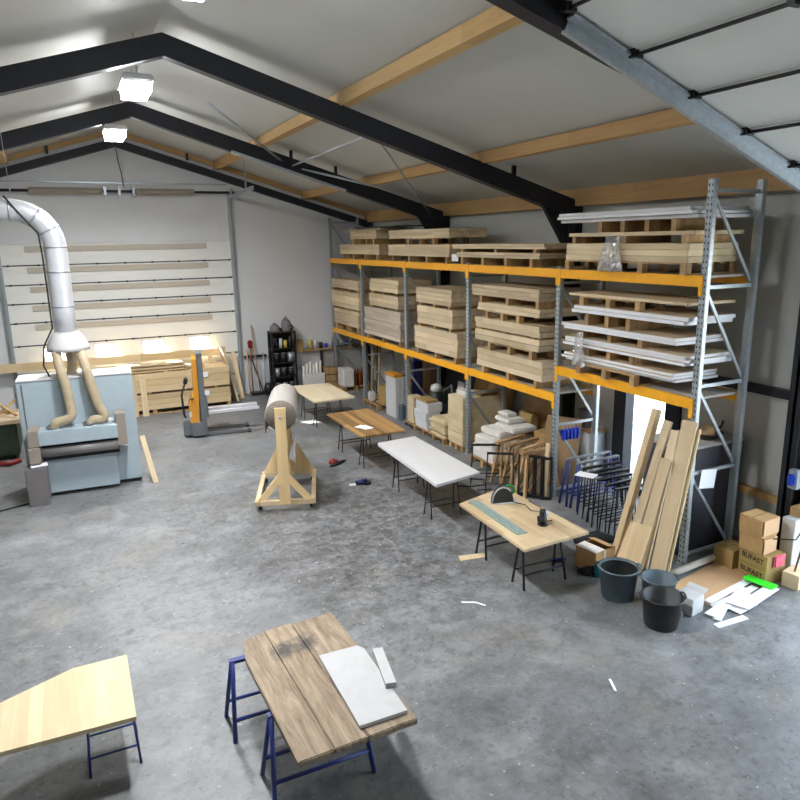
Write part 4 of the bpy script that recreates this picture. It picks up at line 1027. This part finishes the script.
# second bay
pallet(7.0, 7.94, 11.8, 12.38, 0, .13, 'pallet under the tall blond board block')
for i in range(8):
    j = random.uniform(-.006, .006); z = .131+i*.127
    b = MB(); b.box(6.99+j, 7.95+j, 11.79, 12.40, z, z+.125, .004); single('board_block', b, M['blond'], '%s layer of the tall blond board block behind the fourth rack upright' % ('lowest second third fourth fifth sixth seventh topmost'.split()[i]), 'board', 'layers of the tall blond board block')
b = MB()
b.box(7.13, 7.4, 11.9, 12.3, 1.149, 1.25, .01); single('white_carton', b, M['wrap'], 'crumpled white pack on top of the tall blond board block', 'pack')
b = MB(); b.box(7.42, 7.86, 11.82, 12.3, 1.149, 1.2, .01); single('cardboard_box', b, M['card_dk'], 'flat brown carton on top of the tall blond board block', 'box')
pallet(6.86, 7.86, 10.4, 11.3, 0, .14, 'floor pallet with white wrapped packs, under the second rack bay')
G = 'white wrapped packs on the floor pallet'
for i, (x0, x1, y0, y1, z0, z1, w) in enumerate(((6.88, 7.2, 10.45, 11.25, .141, .4, 'front left pack of the lowest layer'), (7.22, 7.8, 10.45, 11.25, .141, .38, 'rear pack of the lowest layer'), (6.9, 7.3, 10.5, 11.2, .402, .58, 'front pack of the second layer'), (7.32, 7.82, 10.42, 11.1, .382, .6, 'rear pack of the second layer'),
        (7.05, 7.55, 10.55, 11.2, .602, .73, 'third layer pack'), (7.2, 7.75, 10.3, 10.95, .732, .84, 'fourth layer pack, sticking out towards the camera'), (7.3, 7.7, 10.6, 11.1, .842, .93, 'fifth layer pack'), (7.4, 7.65, 10.8, 11.15, .932, 1.0, 'small topmost pack'))):
    b = MB(); b.box(x0, x1, y0, y1, z0, z1, .025, random.uniform(-.05, .05)); single('wrapped_pack', b, M['wrap'], 'white wrapped %s under the second rack bay' % w, 'pack', G)
b = MB(); b.box(7.6, 7.84, 9.5, 10.2, .0, .8, .01); single('cardboard_box', b, M['card_dk'], 'tall dull brown carton behind the wooden trestles', 'box')
# wooden trestle legs
def wood_trestle(x, y, rz, h, label):
    t = root('wooden_trestle', label, 'trestle', (x, y, 0), rz, 'wooden trestles by the second rack bay')
    b = MB(); b.box(-.38, .38, -.04, .04, h-.05, h); b.build('top_bar', M['legwood'], t)
    for e in (-1, 1):
        for s in (-1, 1):
            b = MB(); b.bar((e*.34+e*.05, s*.12, .0), (e*.3-e*.02, s*.03, h-.05), .045, .045, (1, 0, 0)); b.build('leg', M['legwood'], t)
    for s in (-1, 1):
        b = MB(); b.bar((-.3, s*.105, .1), (.26, s*.05, h-.12), .04, .02, (0, 1, 0)); b.build('diagonal', M['legwood'], t)
for k, (x, y, rz, w) in enumerate(((6.98, 10.05, .25, 'nearest the white wrapped packs'), (7.05, 9.78, .2, 'second from the white wrapped packs'), (7.1, 9.5, .3, 'third from the white wrapped packs'), (7.0, 9.25, .1, 'nearest the galvanised upright'))):
    wood_trestle(x, y, rz, .78, 'wooden trestle with crossed legs, '+w)
for k in range(4):
    plank('wooden_stick', (6.78+.04*k, 9.55-.14*k, 0), (6.9+.05*k, 9.3-.13*k, .8-.04*k), .045, .03, M['legwood'], '%s wooden stick leaning in front of the wooden trestles' % ('first', 'second', 'third', 'fourth')[k], 'stick', 'sticks in front of the wooden trestles', (1, 0, 0))
plank('plywood_strip', (6.92, 8.95, 0), (7.0, 8.98, .95), .1, .03, M['blond'], 'pale upright strip leaning beside the second galvanised upright', 'strip')
# black folding trestle standing free, and black table legs leaning at the upright
trestle(6.2, 6.77, 10.1, .72, 'black trestle standing open in front of the white wrapped packs', 'free standing black trestles', rz=-.5)
trestle(6.2, 6.7, 9.6, .7, 'black trestle standing open in front of the wooden trestles', 'free standing black trestles', rz=-.6, splay=.24)
def uleg(x, y, h, w, lean, rz, label, mat='black'):
    t = root('steel_table_leg', label, 'table leg', (x, y, 0), rz, 'black steel table legs by the upright')
    q = lambda u, z: (lean*z/h, u, z)
    for s in (-1, 1):
        b = MB(); b.bar(q(s*w/2, .0), q(s*w/2, h), .032, .032, (1, 0, 0)); b.build('leg', M[mat], t)
    b = MB(); b.bar(q(-w/2, h-.02), q(w/2, h-.02), .05, .04); b.build('top_bar', M[mat], t)
    b = MB(); b.bar(q(-w/2, .025), q(w/2, .025), .045, .05); b.build('foot_bar', M[mat], t)
for k in range(4):
    uleg(6.66+.075*k, 9.2-.11*k, .72, .16, .12, .9, 'black steel table leg frame leaning by the second upright, %s from the left' % ('first', 'second', 'third', 'fourth')[k])
for k, p in enumerate(([(6.3, 10.35, .01), (6.5, 10.2, .01), (6.35, 9.95, .01), (6.1, 10.0, .01), (5.9, 10.15, .01)], [(6.1, 9.8, .01), (6.35, 9.7, .01), (6.25, 9.45, .01), (5.95, 9.5, .01)])):
    b = MB(); b.tube(p, .012, 6); single('floor_cable', b, M['rubber'], 'dark cable on the floor, %s the free standing trestles' % ('behind', 'in front of')[k], 'cable')
# nearest bay: blue and black trestles pushed together
G = 'trestles pushed together under the nearest rack bay'
for k, (y, x0, x1) in enumerate(((8.55, 7.0, 8.0), (8.3, 7.02, 7.95))):
    trestle(x0, x1, y, .8, 'blue metal trestle under the nearest rack bay, %s' % ('farthest back', 'in front of the other blue one')[k], G, 'bluesteel', .09, r=.02)
for k, (y, x0, x1, h) in enumerate(((8.05, 6.94, 7.75, .8), (7.9, 6.9, 7.66, .78), (7.72, 6.86, 7.6, .8), (7.55, 6.8, 7.5, .79), (7.38, 6.78, 7.42, .77), (7.22, 6.84, 7.46, .74))):
    trestle(x0, x1, y, h, 'black metal trestle under the nearest rack bay, %s of six' % ('farthest back', 'second from back', 'third from back', 'third from front', 'second from front', 'closest to the camera')[k], G, 'black', .065, rz=.06*math.sin(k*2))
b = MB(); b.obox((6.78, 7.76, .807), (.22, .3, .004), Matrix.Rotation(.5, 3, 'Z')); single('paper_note', b, M['paper'], 'white sheet lying on the blue trestles under the nearest rack bay', 'note')
for k in range(5):
    t = root('spring_clamp', 'blue clamp hanging from the rack brace, %s of five' % ('leftmost', 'second', 'middle', 'fourth', 'rightmost')[k], 'clamp', (7.22+.075*k, 8.88, 1.2), 0, 'blue clamps hanging from the rack brace')
    b = MB(); b.tube([(0, 0, .06), (.0, .0, -.02)], .005, 6); b.build('hook', M['galv'], t)
    b = MB(); b.box(-.024, .024, -.05, .05, -.15, -.02, .008); b.build('body', M['blueplastic'], t)
    b = MB(); b.box(-.012, .012, -.035, .035, -.2, -.15, .004); b.build('jaw', M['blueplastic'], t)
plank('plywood_sheet', (7.45, 9.32, .0), (7.7, 9.44, 1.22), .62, .03, M['ply'], 'brown plywood sheet standing behind the second galvanised upright', 'sheet', None, (.85, -.5, 0))
b = MB(); b.box(8.0, 8.35, 9.1, 9.6, .0, .95, .01); single('white_cabinet', b, M['primed'], 'white cabinet standing at the wall beside the glazed door', 'cabinet')
b = MB(); b.box(7.98, 8.36, 9.08, 9.62, .951, .99, .01); single('wooden_shelf', b, M['ply'], 'brown board on the white cabinet beside the glazed door', 'board')
b = MB(); b.lathe([(0, 0), (.13, 0), (.14, .3), (.15, .32), (0, .33)], (8.15, 9.4, .99), 18); single('bucket', b, M['machine_dk'], 'dark bin on the white cabinet beside the glazed door', 'bin')
b = MB(); b.obox((XR-.012, 9.75, 1.72), (.02, .22, .26)); single('wall_note', b, M['wrap'], 'pale notice on the right wall behind the rack', 'notice')

# ------------------------------------------------------------------ near end of the rack: dark cabinet, leaning planks
cb = root('dark_cabinet', 'slate grey cabinet standing inside the near end of the rack', 'cabinet', (7.6, 6.65, 0)); o = cb.location
b = MB(o); b.box(7.16, 8.3, 6.32, 7.0, .02, 1.0, .006); b.build('lower_body', M['slate'], cb)
b = MB(o); b.box(7.16, 8.3, 6.3, 7.0, 1.005, 1.52, .006); b.build('upper_body', M['slate'], cb)
b = MB(o); b.box(7.14, 8.32, 6.28, 7.02, 1.52, 1.56, .004); b.build('top_board', M['deck'], cb)
bw = root('wooden_bowl', 'dark dish holding a wooden piece on the slate grey cabinet', 'dish', (7.8, 6.5, 1.561))
b = MB(); b.lathe([(0, .0), (.1, .0), (.2, .09), (.21, .1), (.19, .1), (.09, .02), (0, .02)], n=24); b.build('dish', M['black'], bw)
b = MB(); b.lathe([(0, .02), (.1, .04), (.12, .12), (.07, .19), (0, .2)], n=16); b.build('wood_piece', M['legwood'], bw)
b = MB(); b.tube([(.18, 0, .09), (.3, .02, .14), (.36, .05, .2)], .014, 6); b.build('handle', M['black'], bw)
G = 'planks leaning at the near end of the rack'
plank('leaning_plank', (6.43, 6.70, 0), (6.96, 6.63, 2.06), .1, .1, M['lath'], 'square wooden post, leftmost of the boards leaning at the near rack end', 'post', G)
plank('leaning_plank', (6.46, 6.53, 0), (7.0, 6.46, 1.93), .14, .03, M['oak'], 'narrow plank with a rounded top leaning right of the square post', 'plank', G)
plank('leaning_plank', (6.5, 6.25, 0), (7.0, 6.33, 1.83), .14, .03, M['oak'], 'narrow plank leaning between the rounded one and the widest board', 'plank', G)
plank('leaning_plank', (6.44, 6.3, 0), (6.76, 6.22, 1.5), .18, .03, M['lath'], 'short wide plank leaning in front of the narrow ones', 'plank', G)
plank('leaning_plank', (6.40, 5.93, 0), (6.97, 6.08, 2.02), .23, .03, M['lath'], 'widest and rightmost plank leaning on the near rack upright', 'plank', G)
plank('leaning_plank', (6.445, 5.90, 0), (7.0, 6.045, 1.93), .23, .018, M['blond'], 'pale white edged board leaning behind the widest plank', 'board', G)
plank('square_board', (6.33, 6.36, 0), (6.585, 6.42, .56), .56, .03, M['lath'], 'short square wooden panel leaning low against the planks, behind the tubs', 'panel', G, (.15, .55, 0))
# rear plinth of rubbish behind: rolled cloth
b = MB(); b.tube([(6.2, 7.3, .05), (6.5, 7.15, .09), (6.75, 7.0, .06)], [.05, .1, .04], 10); single('dark_cloth', b, M['rubber'], 'dark rag on the floor beside the leaning square post', 'rag')
# carton below the oak table
cx = root('open_carton', 'open cardboard box standing behind the tubs at the corner of the oak table', 'box', (5.98, 6.6, 0), .15); 
b = MB()
for q in ((-.19, .19, -.17, -.16), (-.19, .19, .16, .17), (-.19, -.18, -.17, .17), (.18, .19, -.17, .17)): b.box(q[0], q[1], q[2], q[3], .0, .3)
b.box(-.19, .19, -.17, .17, 0, .01); b.build('body', M['card'], cx)
b = MB(); b.extr([(-.19, -.17, .3), (-.19, .17, .3), (-.02, .17, .31), (-.02, -.17, .31)], (0, 0, .006)); b.build('flap', M['wrap'], cx)
b = MB(); b.extr([(.19, -.17, .3), (.19, .17, .3), (.05, .17, .34), (.05, -.17, .34)][::-1], (0, 0, .006)); b.build('flap', M['card'], cx)
b = MB(); b.box(-.03, .0, -.174, -.171, .0, .3); b.build('tape', M['wrap'], cx)
b = MB(); b.lathe([(0, 0), (.05, 0), (.06, .1), (.03, .2), (0, .22)], (5.82, 6.36, 0), 12); single('teal_bottle', b, M['teal'], 'teal spray bottle on the floor left of the first tub', 'bottle')
b = MB(); b.tube([(5.66, 6.55, .03), (5.72, 6.45, .06), (5.9, 6.42, .05)], [.03, .07, .05], 8); single('dark_cloth', b, M['rubber'], 'black rag beside the teal bottle, left of the first tub', 'rag')
b = MB(); b.tube([(5.55, 6.98, .025), (5.75, 6.92, .025)], .025, 8); single('blue_tube', b, M['blueplastic'], 'small blue tube on the floor left of the open cardboard box', 'tube')

# ------------------------------------------------------------------ three flexible tubs
def tub(x, y, r, h, mat, label, rz, black_inside=False):
    t = root('flexible_tub', label, 'tub', (x, y, 0), rz, 'flexible tubs before the leaning planks')
    m = M[mat]
    b = MB(); b.lathe([(0, 0), (r*.8, 0), (r*.83, .015), (r*.99, h), (r*1.05, h), (r*1.05, h+.014), (r*.96, h+.014), (r*.79, .02), (0, .02)], n=40); b.build('body', m, t)
    for s in (-1, 1):
        b = MB(); b.tube([(s*r*1.0, -.07, h), (s*r*1.08, -.05, h+.02), (s*r*1.1, 0, h+.028), (s*r*1.08, .05, h+.02), (s*r*1.0, .07, h)], .012, 8); b.build('handle', m, t)
    if black_inside:
        b = MB(); b.lathe([(r*.93, h-.01), (r*.74, .035), (0, .035), (0, .03), (r*.75, .03), (r*.94, h-.01)], n=40); b.build('black_inner_face', M['rubber'], t)  # black surface just inside the tub wall and floor
    return t
tub(5.7, 5.86, .235, .38, 'tub', 'dark blue grey tub, leftmost of the three tubs', -.44, True)
tub(5.985, 5.49, .2, .34, 'tub', 'blue grey tub between the other two tubs', -.44)
tub(5.68, 5.14, .225, .35, 'tubblack', 'black tub with wood scraps in it, nearest the camera', -.44)
for k, (dx, dy) in enumerate(((-.05, .03), (.06, -.02), (.0, .1))):
    b = MB(); b.obox((5.68+dx, 5.14+dy, .06+.02*k), (.07, .05, .04), Matrix.Rotation(k, 3, 'Z'), .005); single('wood_offcut', b, M['crate'], 'small wood offcut lying in the black tub', 'offcut', 'offcuts in the black tub')
b = MB(); b.obox((5.83, 4.985, .15), (.004, .07, .06), Matrix.Rotation(-.75, 3, 'Z')); 
single('tub_sticker', b, M['paper'], 'small white sticker on the side of the black tub', 'sticker')

# ------------------------------------------------------------------ bottom right corner: cartons and offcuts
wb = root('white_box', 'open white cardboard box behind the black tub', 'box', (6.2, 5.22, 0), .2)
b = MB(); b.box(-.12, .12, -.12, .12, 0, .22, .004); b.build('body', M['white'], wb)
b = MB(); b.extr([(.12, -.12, .22), (.12, .12, .22), (.2, .12, .25), (.2, -.12, .25)], (.004, 0, .004)); b.build('flap', M['white'], wb)
b = MB(); b.prism([(6.45, 5.74), (6.5, 5.5), (6.5, 5.12), (7.5, 5.42), (7.68, 5.98)][::1], .003, .008); single('cardboard_sheet', b, M['card_sheet'], 'flat brown cardboard sheet on the floor by the near rack frame', 'sheet')
b = MB(); b.tube([(6.68, 5.9, .05), (7.86, 6.02, .05)], .045, 16); single('cardboard_tube', b, M['wrap'], 'grey white tube lying at the foot of the near rack frame', 'tube')
G = 'white offcuts on the floor'
for k, (x0, y0, x1, y1, w, z, lab) in enumerate(((6.52, 5.22, 7.42, 5.36, .1, .022, 'long white strip closest to the cardboard sheet'), (6.5, 5.12, 7.36, 5.22, .09, .014, 'white strip lying second from the cardboard sheet'), (6.28, 4.98, 7.2, 5.2, .13, .034, 'broad white strip crossing over the others'),
        (6.3, 4.9, 6.6, 5.06, .1, .014, 'short white strip at the left end of the offcuts'), (6.2, 4.82, 6.66, 4.80, .085, .004, 'single white strip lying closest to the camera'), (6.75, 4.92, 7.5, 5.08, .15, .044, 'white strip reaching farthest to the right'), (6.7, 4.98, 7.05, 5.12, .22, .054, 'squarish white piece on top of the offcuts'), (6.62, 4.93, 6.98, 4.98, .16, .024, 'white piece tucked under the squarish one'))):
    b = MB(); b.bar((x0, y0, z), (x1, y1, z), w, .008); single('white_offcut', b, M['paper'], lab, 'offcut', G)
b = MB(); b.bar((7.4, 5.4, .066), (7.47, 5.03, .066), .15, .01); single('green_sheet', b, M['green_neon'], 'bright green sheet on the white offcuts by the lettered boxes', 'sheet')
def carton(x0, x1, y0, y1, z0, z1, label, mat='card_dk', text=None, rz=0, group='cardboard boxes in the right corner'):
    c = ((x0+x1)/2, (y0+y1)/2, z0)
    t = root('cardboard_box', label, 'box', c, rz, group)
    hx, hy, h = (x1-x0)/2, (y1-y0)/2, z1-z0
    b = MB(); b.box(-hx, hx, -hy, hy, 0, h, .004); b.build('body', M[mat], t)
    b = MB(); b.box(-hx+.01, hx-.01, -.004, .004, h, h+.001); b.build('flap_seam', M['ink'], t)
    if text:
        cu = bpy.data.curves.new('lettering', 'FONT'); cu.body = text; cu.size = h*.5; cu.extrude = .0006; cu.align_x = 'CENTER'; cu.align_y = 'CENTER'
        cu.offset = .0015
        o = bpy.data.objects.new('lettering', cu); COL.objects.link(o)
        dg = bpy.context.evaluated_depsgraph_get()
        me = bpy.data.meshes.new_from_object(o.evaluated_get(dg)); bpy.data.objects.remove(o)
        me.materials.clear(); me.materials.append(M['ink'])
        o = bpy.data.objects.new('lettering', me); COL.objects.link(o); o.parent = t
        w = max(v.co.x for v in me.vertices)-min(v.co.x for v in me.vertices); s = min(1.3, (2*hy*.78)/w)
        o.matrix_local = Matrix.Translation((-hx-.001, 0, h*.52)) @ Matrix(((0, 0, -1), (-1, 0, 0), (0, 1, 0))).to_4x4() @ Matrix.Diagonal((s, 1, 1, 1))
    return t
RZ = -.06
carton(7.53, 7.86, 5.2, 5.62, 0, .18, 'lower of two olive brown boxes with black lettering', 'card_dk', 'BUFAST', RZ)
carton(7.53, 7.86, 5.2, 5.62, .182, .37, 'upper of two olive brown boxes with black lettering', 'card_dk', 'BUFAST', RZ)
carton(7.5, 7.82, 5.68, 5.98, 0, .26, 'plain brown box behind the lettered boxes', 'card_dk')
carton(7.5, 7.78, 5.3, 5.62, .373, .6, 'brown box with a pale front on top of the lettered boxes', 'card', None, .1)
carton(7.47, 7.8, 5.3, 5.62, .603, .84, 'topmost brown box in the right corner, with a pale flap', 'card', None, .05)
b = MB(); b.obox((7.64, 5.285, .74), (.3, .006, .2), Matrix.Rotation(.05, 3, 'Z')); single('carton_flap', b, M['card_sheet'], 'pale cardboard flap on the front of the topmost brown box', 'flap')
b = MB(); b.obox((7.64, 5.275, .49), (.27, .006, .2), Matrix.Rotation(.1, 3, 'Z')); single('carton_flap', b, M['card_sheet'], 'pale cardboard flap on the front of the second highest brown box', 'flap')
b = MB(); b.obox((7.72, 5.18, .30), (.16, .01, .13), Matrix.Rotation(.03, 3, 'Z')); b.obox((7.72, 5.188, .30), (.2, .004, .16)); single('pink_pack', b, M['pink'], 'pink pack at the camera side of the lettered boxes', 'pack')
lb = root('open_white_box', 'cream white open box on the floor right of the lettered boxes', 'box', (7.86, 5.05, 0), .2)
b = MB()
for q in ((-.14, .14, -.1, -.092), (-.14, .14, .092, .1), (-.14, -.132, -.1, .1), (.132, .14, -.1, .1)): b.box(*q, 0, .19)
b.box(-.14, .14, -.1, .1, 0, .008); b.box(-.14, .14, -.1, .1, .19, .196); b.build('body', M['blond'], lb)
b = MB(); b.box(7.97, 8.4, 5.2, 5.38, 0, .78, .006); single('metal_cabinet', b, M['wallsheet'], 'pale grey metal cabinet at the foot of the dark column', 'cabinet')
b = MB(); b.box(8.1, 8.4, 5.2, 5.38, .782, .9, .006); single('cardboard_box', b, M['card'], 'brown carton on the pale grey metal cabinet', 'box')
b = MB(); b.tube([(7.78, 5.05, .0), (8.0, 5.0, 1.05)], .012, 8); single('thin_rod', b, M['brown'], 'thin dark rod leaning in front of the pale grey metal cabinet', 'rod')
b = MB(); b.tube([(7.62, 5.24, .6), (7.8, 5.06, .62), (7.95, 5.02, .85), (8.02, 5.04, 1.2)], .008, 6); single('power_cable', b, M['rubber'], 'thin black cable hanging in front of the stacked brown boxes', 'cable')
b = MB(); b.box(8.04, 8.15, 5.3, 5.42, 1.15, 1.4, .01); single('socket_box', b, M['galv'], 'grey mounting plate on the dark column in the right corner', 'plate')
b = MB(); b.box(7.99, 8.04, 5.31, 5.41, 1.2, 1.35, .02); single('blue_socket', b, M['blueplastic'], 'blue socket on the grey plate of the dark column', 'socket')

# ------------------------------------------------------------------ foreground: weathered top on a blue trestle
trestle(.88, 1.75, 5.62, .70, 'blue metal trestle under the weathered plank top in the foreground', 'foreground trestles', 'bluesteel', .2, r=.02)
trestle(1.0, 1.85, 4.75, .70, 'blue metal trestle under the white board at the front edge', 'foreground trestles', 'bluesteel', .2, r=.02)
wt = root('weathered_worktop', 'weathered grey brown plank top with dark stains in the foreground', 'worktop', (1.55, 5.0, .70), math.radians(2))
xs = [-.5, -.22, .05, .47]
for k in range(3):
    b = MB(); j = (.0, .03, .02)[k]
    b.prism([(xs[k]+.003, -.9), (xs[k+1]-.003, -.9), (xs[k+1]-.003, .86+j), (xs[k]+.06*(k == 0)+.003, .84+j-.04*(k == 0)), (xs[k]+.003, .5)], 0, .055)
    bmesh.ops.bevel(b.bm, geom=b.bm.edges[:], offset=.008, segments=2, affect='EDGES'); b.build('plank', M['slab'], wt)
b = MB(); b.prism([(1.60, 4.2), (2.0, 4.2), (2.02, 5.12), (1.98, 5.19), (1.62, 5.2)], .758, .788); single('white_board', b, M['offwhite'], 'white board lying on the weathered plank top', 'board')
b = MB(); b.bar((2.0, 4.5, .81), (2.12, 5.05, .775), .09, .05); single('white_lath', b, M['offwhite'], 'white lath lying beside the white board in the foreground', 'lath')
trestle(-.3, .1, 5.75, .56, 'blue metal trestle under the pale board at the front left', 'foreground trestles', 'bluesteel', .2)
b = MB(); b.prism([(-1.2, 5.4), (.1, 5.35), (.1, 6.31), (-.36, 6.31), (-1.15, 5.95)], .56, .60); single('pale_board', b, M['blond'], 'pale wooden board at the bottom left of the view', 'board')

# ------------------------------------------------------------------ things on the open floor
t = root('cordless_sander', 'red and black hand tool lying on the floor beside the roll stand', 'power tool', (4.43, 12.35, 0), .3)
b = MB(); b.tube([(-.22, -.06, .025), (-.05, -.05, .03), (.1, .0, .035), (.26, .06, .02)], [.02, .03, .03, .012], 10); b.build('grip', M['rubber'], t)
b = MB(); b.lathe([(0, 0), (.07, 0), (.08, .03), (.06, .09), (0, .1)], (-.04, .1, .0), 16); b.build('head', M['red'], t)
b = MB(); b.tube([(-.02, .08, .05), (.06, .04, .05)], .03, 8); b.build('neck', M['red'], t)
t = root('power_tool', 'navy hand tool lying on the floor in front of the red one', 'power tool', (4.36, 11.05, 0), -.2)
b = MB(); b.tube([(-.06, 0, .05), (.06, 0, .055), (.15, .01, .06)], [.035, .045, .05], 12); b.build('body', M['navy'], t)
b = MB(); b.lathe([(0, 0), (.06, 0), (.065, .05), (.0, .06)], (.17, .0, .0), 14); b.build('head', M['rubber'], t)
b = MB(); b.box(-.17, -.05, -.04, .03, 0, .03, .006); b.build('pad', M['wrap'], t)
b = MB()
for k in range(170):
    a = random.random()
    x = random.uniform(-2, 7) if a < .5 else random.gauss(3.6, 1.3); y = random.uniform(5, 16) if a < .5 else random.gauss(9.0, 1.6)
    if x > 6.2 or y < 3.5 or y > 17: continue
    s = random.uniform(.004, .02); b.obox((x, y, .003), (s*random.uniform(.5, 2.5), s, .005), Matrix.Rotation(random.uniform(0, PI), 3, 'Z'))
o = single('wood_chips', b, M['deck'], 'pale chips and splinters strewn over the concrete floor', 'chips'); o['kind'] = 'stuff'
b = MB()
for k in range(180):
    x, y = random.gauss(3.6, 1.8), random.gauss(9.2, 2.2)
    if x > 6.2 or y < 4 or y > 17: continue
    s = random.uniform(.005, .02); b.obox((x, y, .003), (s*random.uniform(.5, 3), s, .005), Matrix.Rotation(random.uniform(0, PI), 3, 'Z'))
o = single('bark_chips', b, M['machine_dk'], 'dark crumbs strewn over the concrete floor', 'crumbs'); o['kind'] = 'stuff'
for k, (p, w) in enumerate((([(3.9, 6.6), (4.05, 6.52), (4.12, 6.4)], 'left of the oak table'), ([(4.38, 4.45), (4.46, 4.62)], 'at the lower edge of the view'))):
    b = MB()
    for q, r in zip(p, p[1:]): b.bar((q[0], q[1], .006), (r[0], r[1], .006), .025, .006)
    single('white_scrap', b, M['paper'], 'thin white scrap on the floor '+w, 'scrap')
b = MB(); b.prism([(4.45, 7.55), (4.86, 7.5), (4.86, 7.62), (4.5, 7.7)], .002, .012); single('wood_scrap', b, M['lath'], 'flat wooden offcut on the floor under the far end of the oak table', 'offcut')

# ------------------------------------------------------------------ light
SC.world = bpy.data.worlds.new('daylight'); SC.world.use_nodes = True
bg = SC.world.node_tree.nodes['Background']; bg.inputs[0].default_value = (.74, .87, 1.0, 1); bg.inputs[1].default_value = SKY if 'SKY' in globals() else 6.5
sd_ = bpy.data.lights.new('sun', 'SUN'); sd_.energy = 95; sd_.angle = .01; sd_.color = (1, .93, .82)
so = bpy.data.objects.new('sun', sd_); COL.objects.link(so)
so.rotation_euler = Vector((2.0, -4.15, -1.75)).to_track_quat('-Z', 'Y').to_euler()
SC.view_settings.view_transform = 'Standard'; SC.view_settings.look = 'None'; SC.view_settings.gamma = 1; SC.view_settings.exposure = .2
SC.cycles.use_denoising = True
SC.cycles.max_bounces = 8; SC.cycles.diffuse_bounces = 5; SC.cycles.glossy_bounces = 3; SC.cycles.transparent_max_bounces = 8; SC.cycles.sample_clamp_indirect = 6
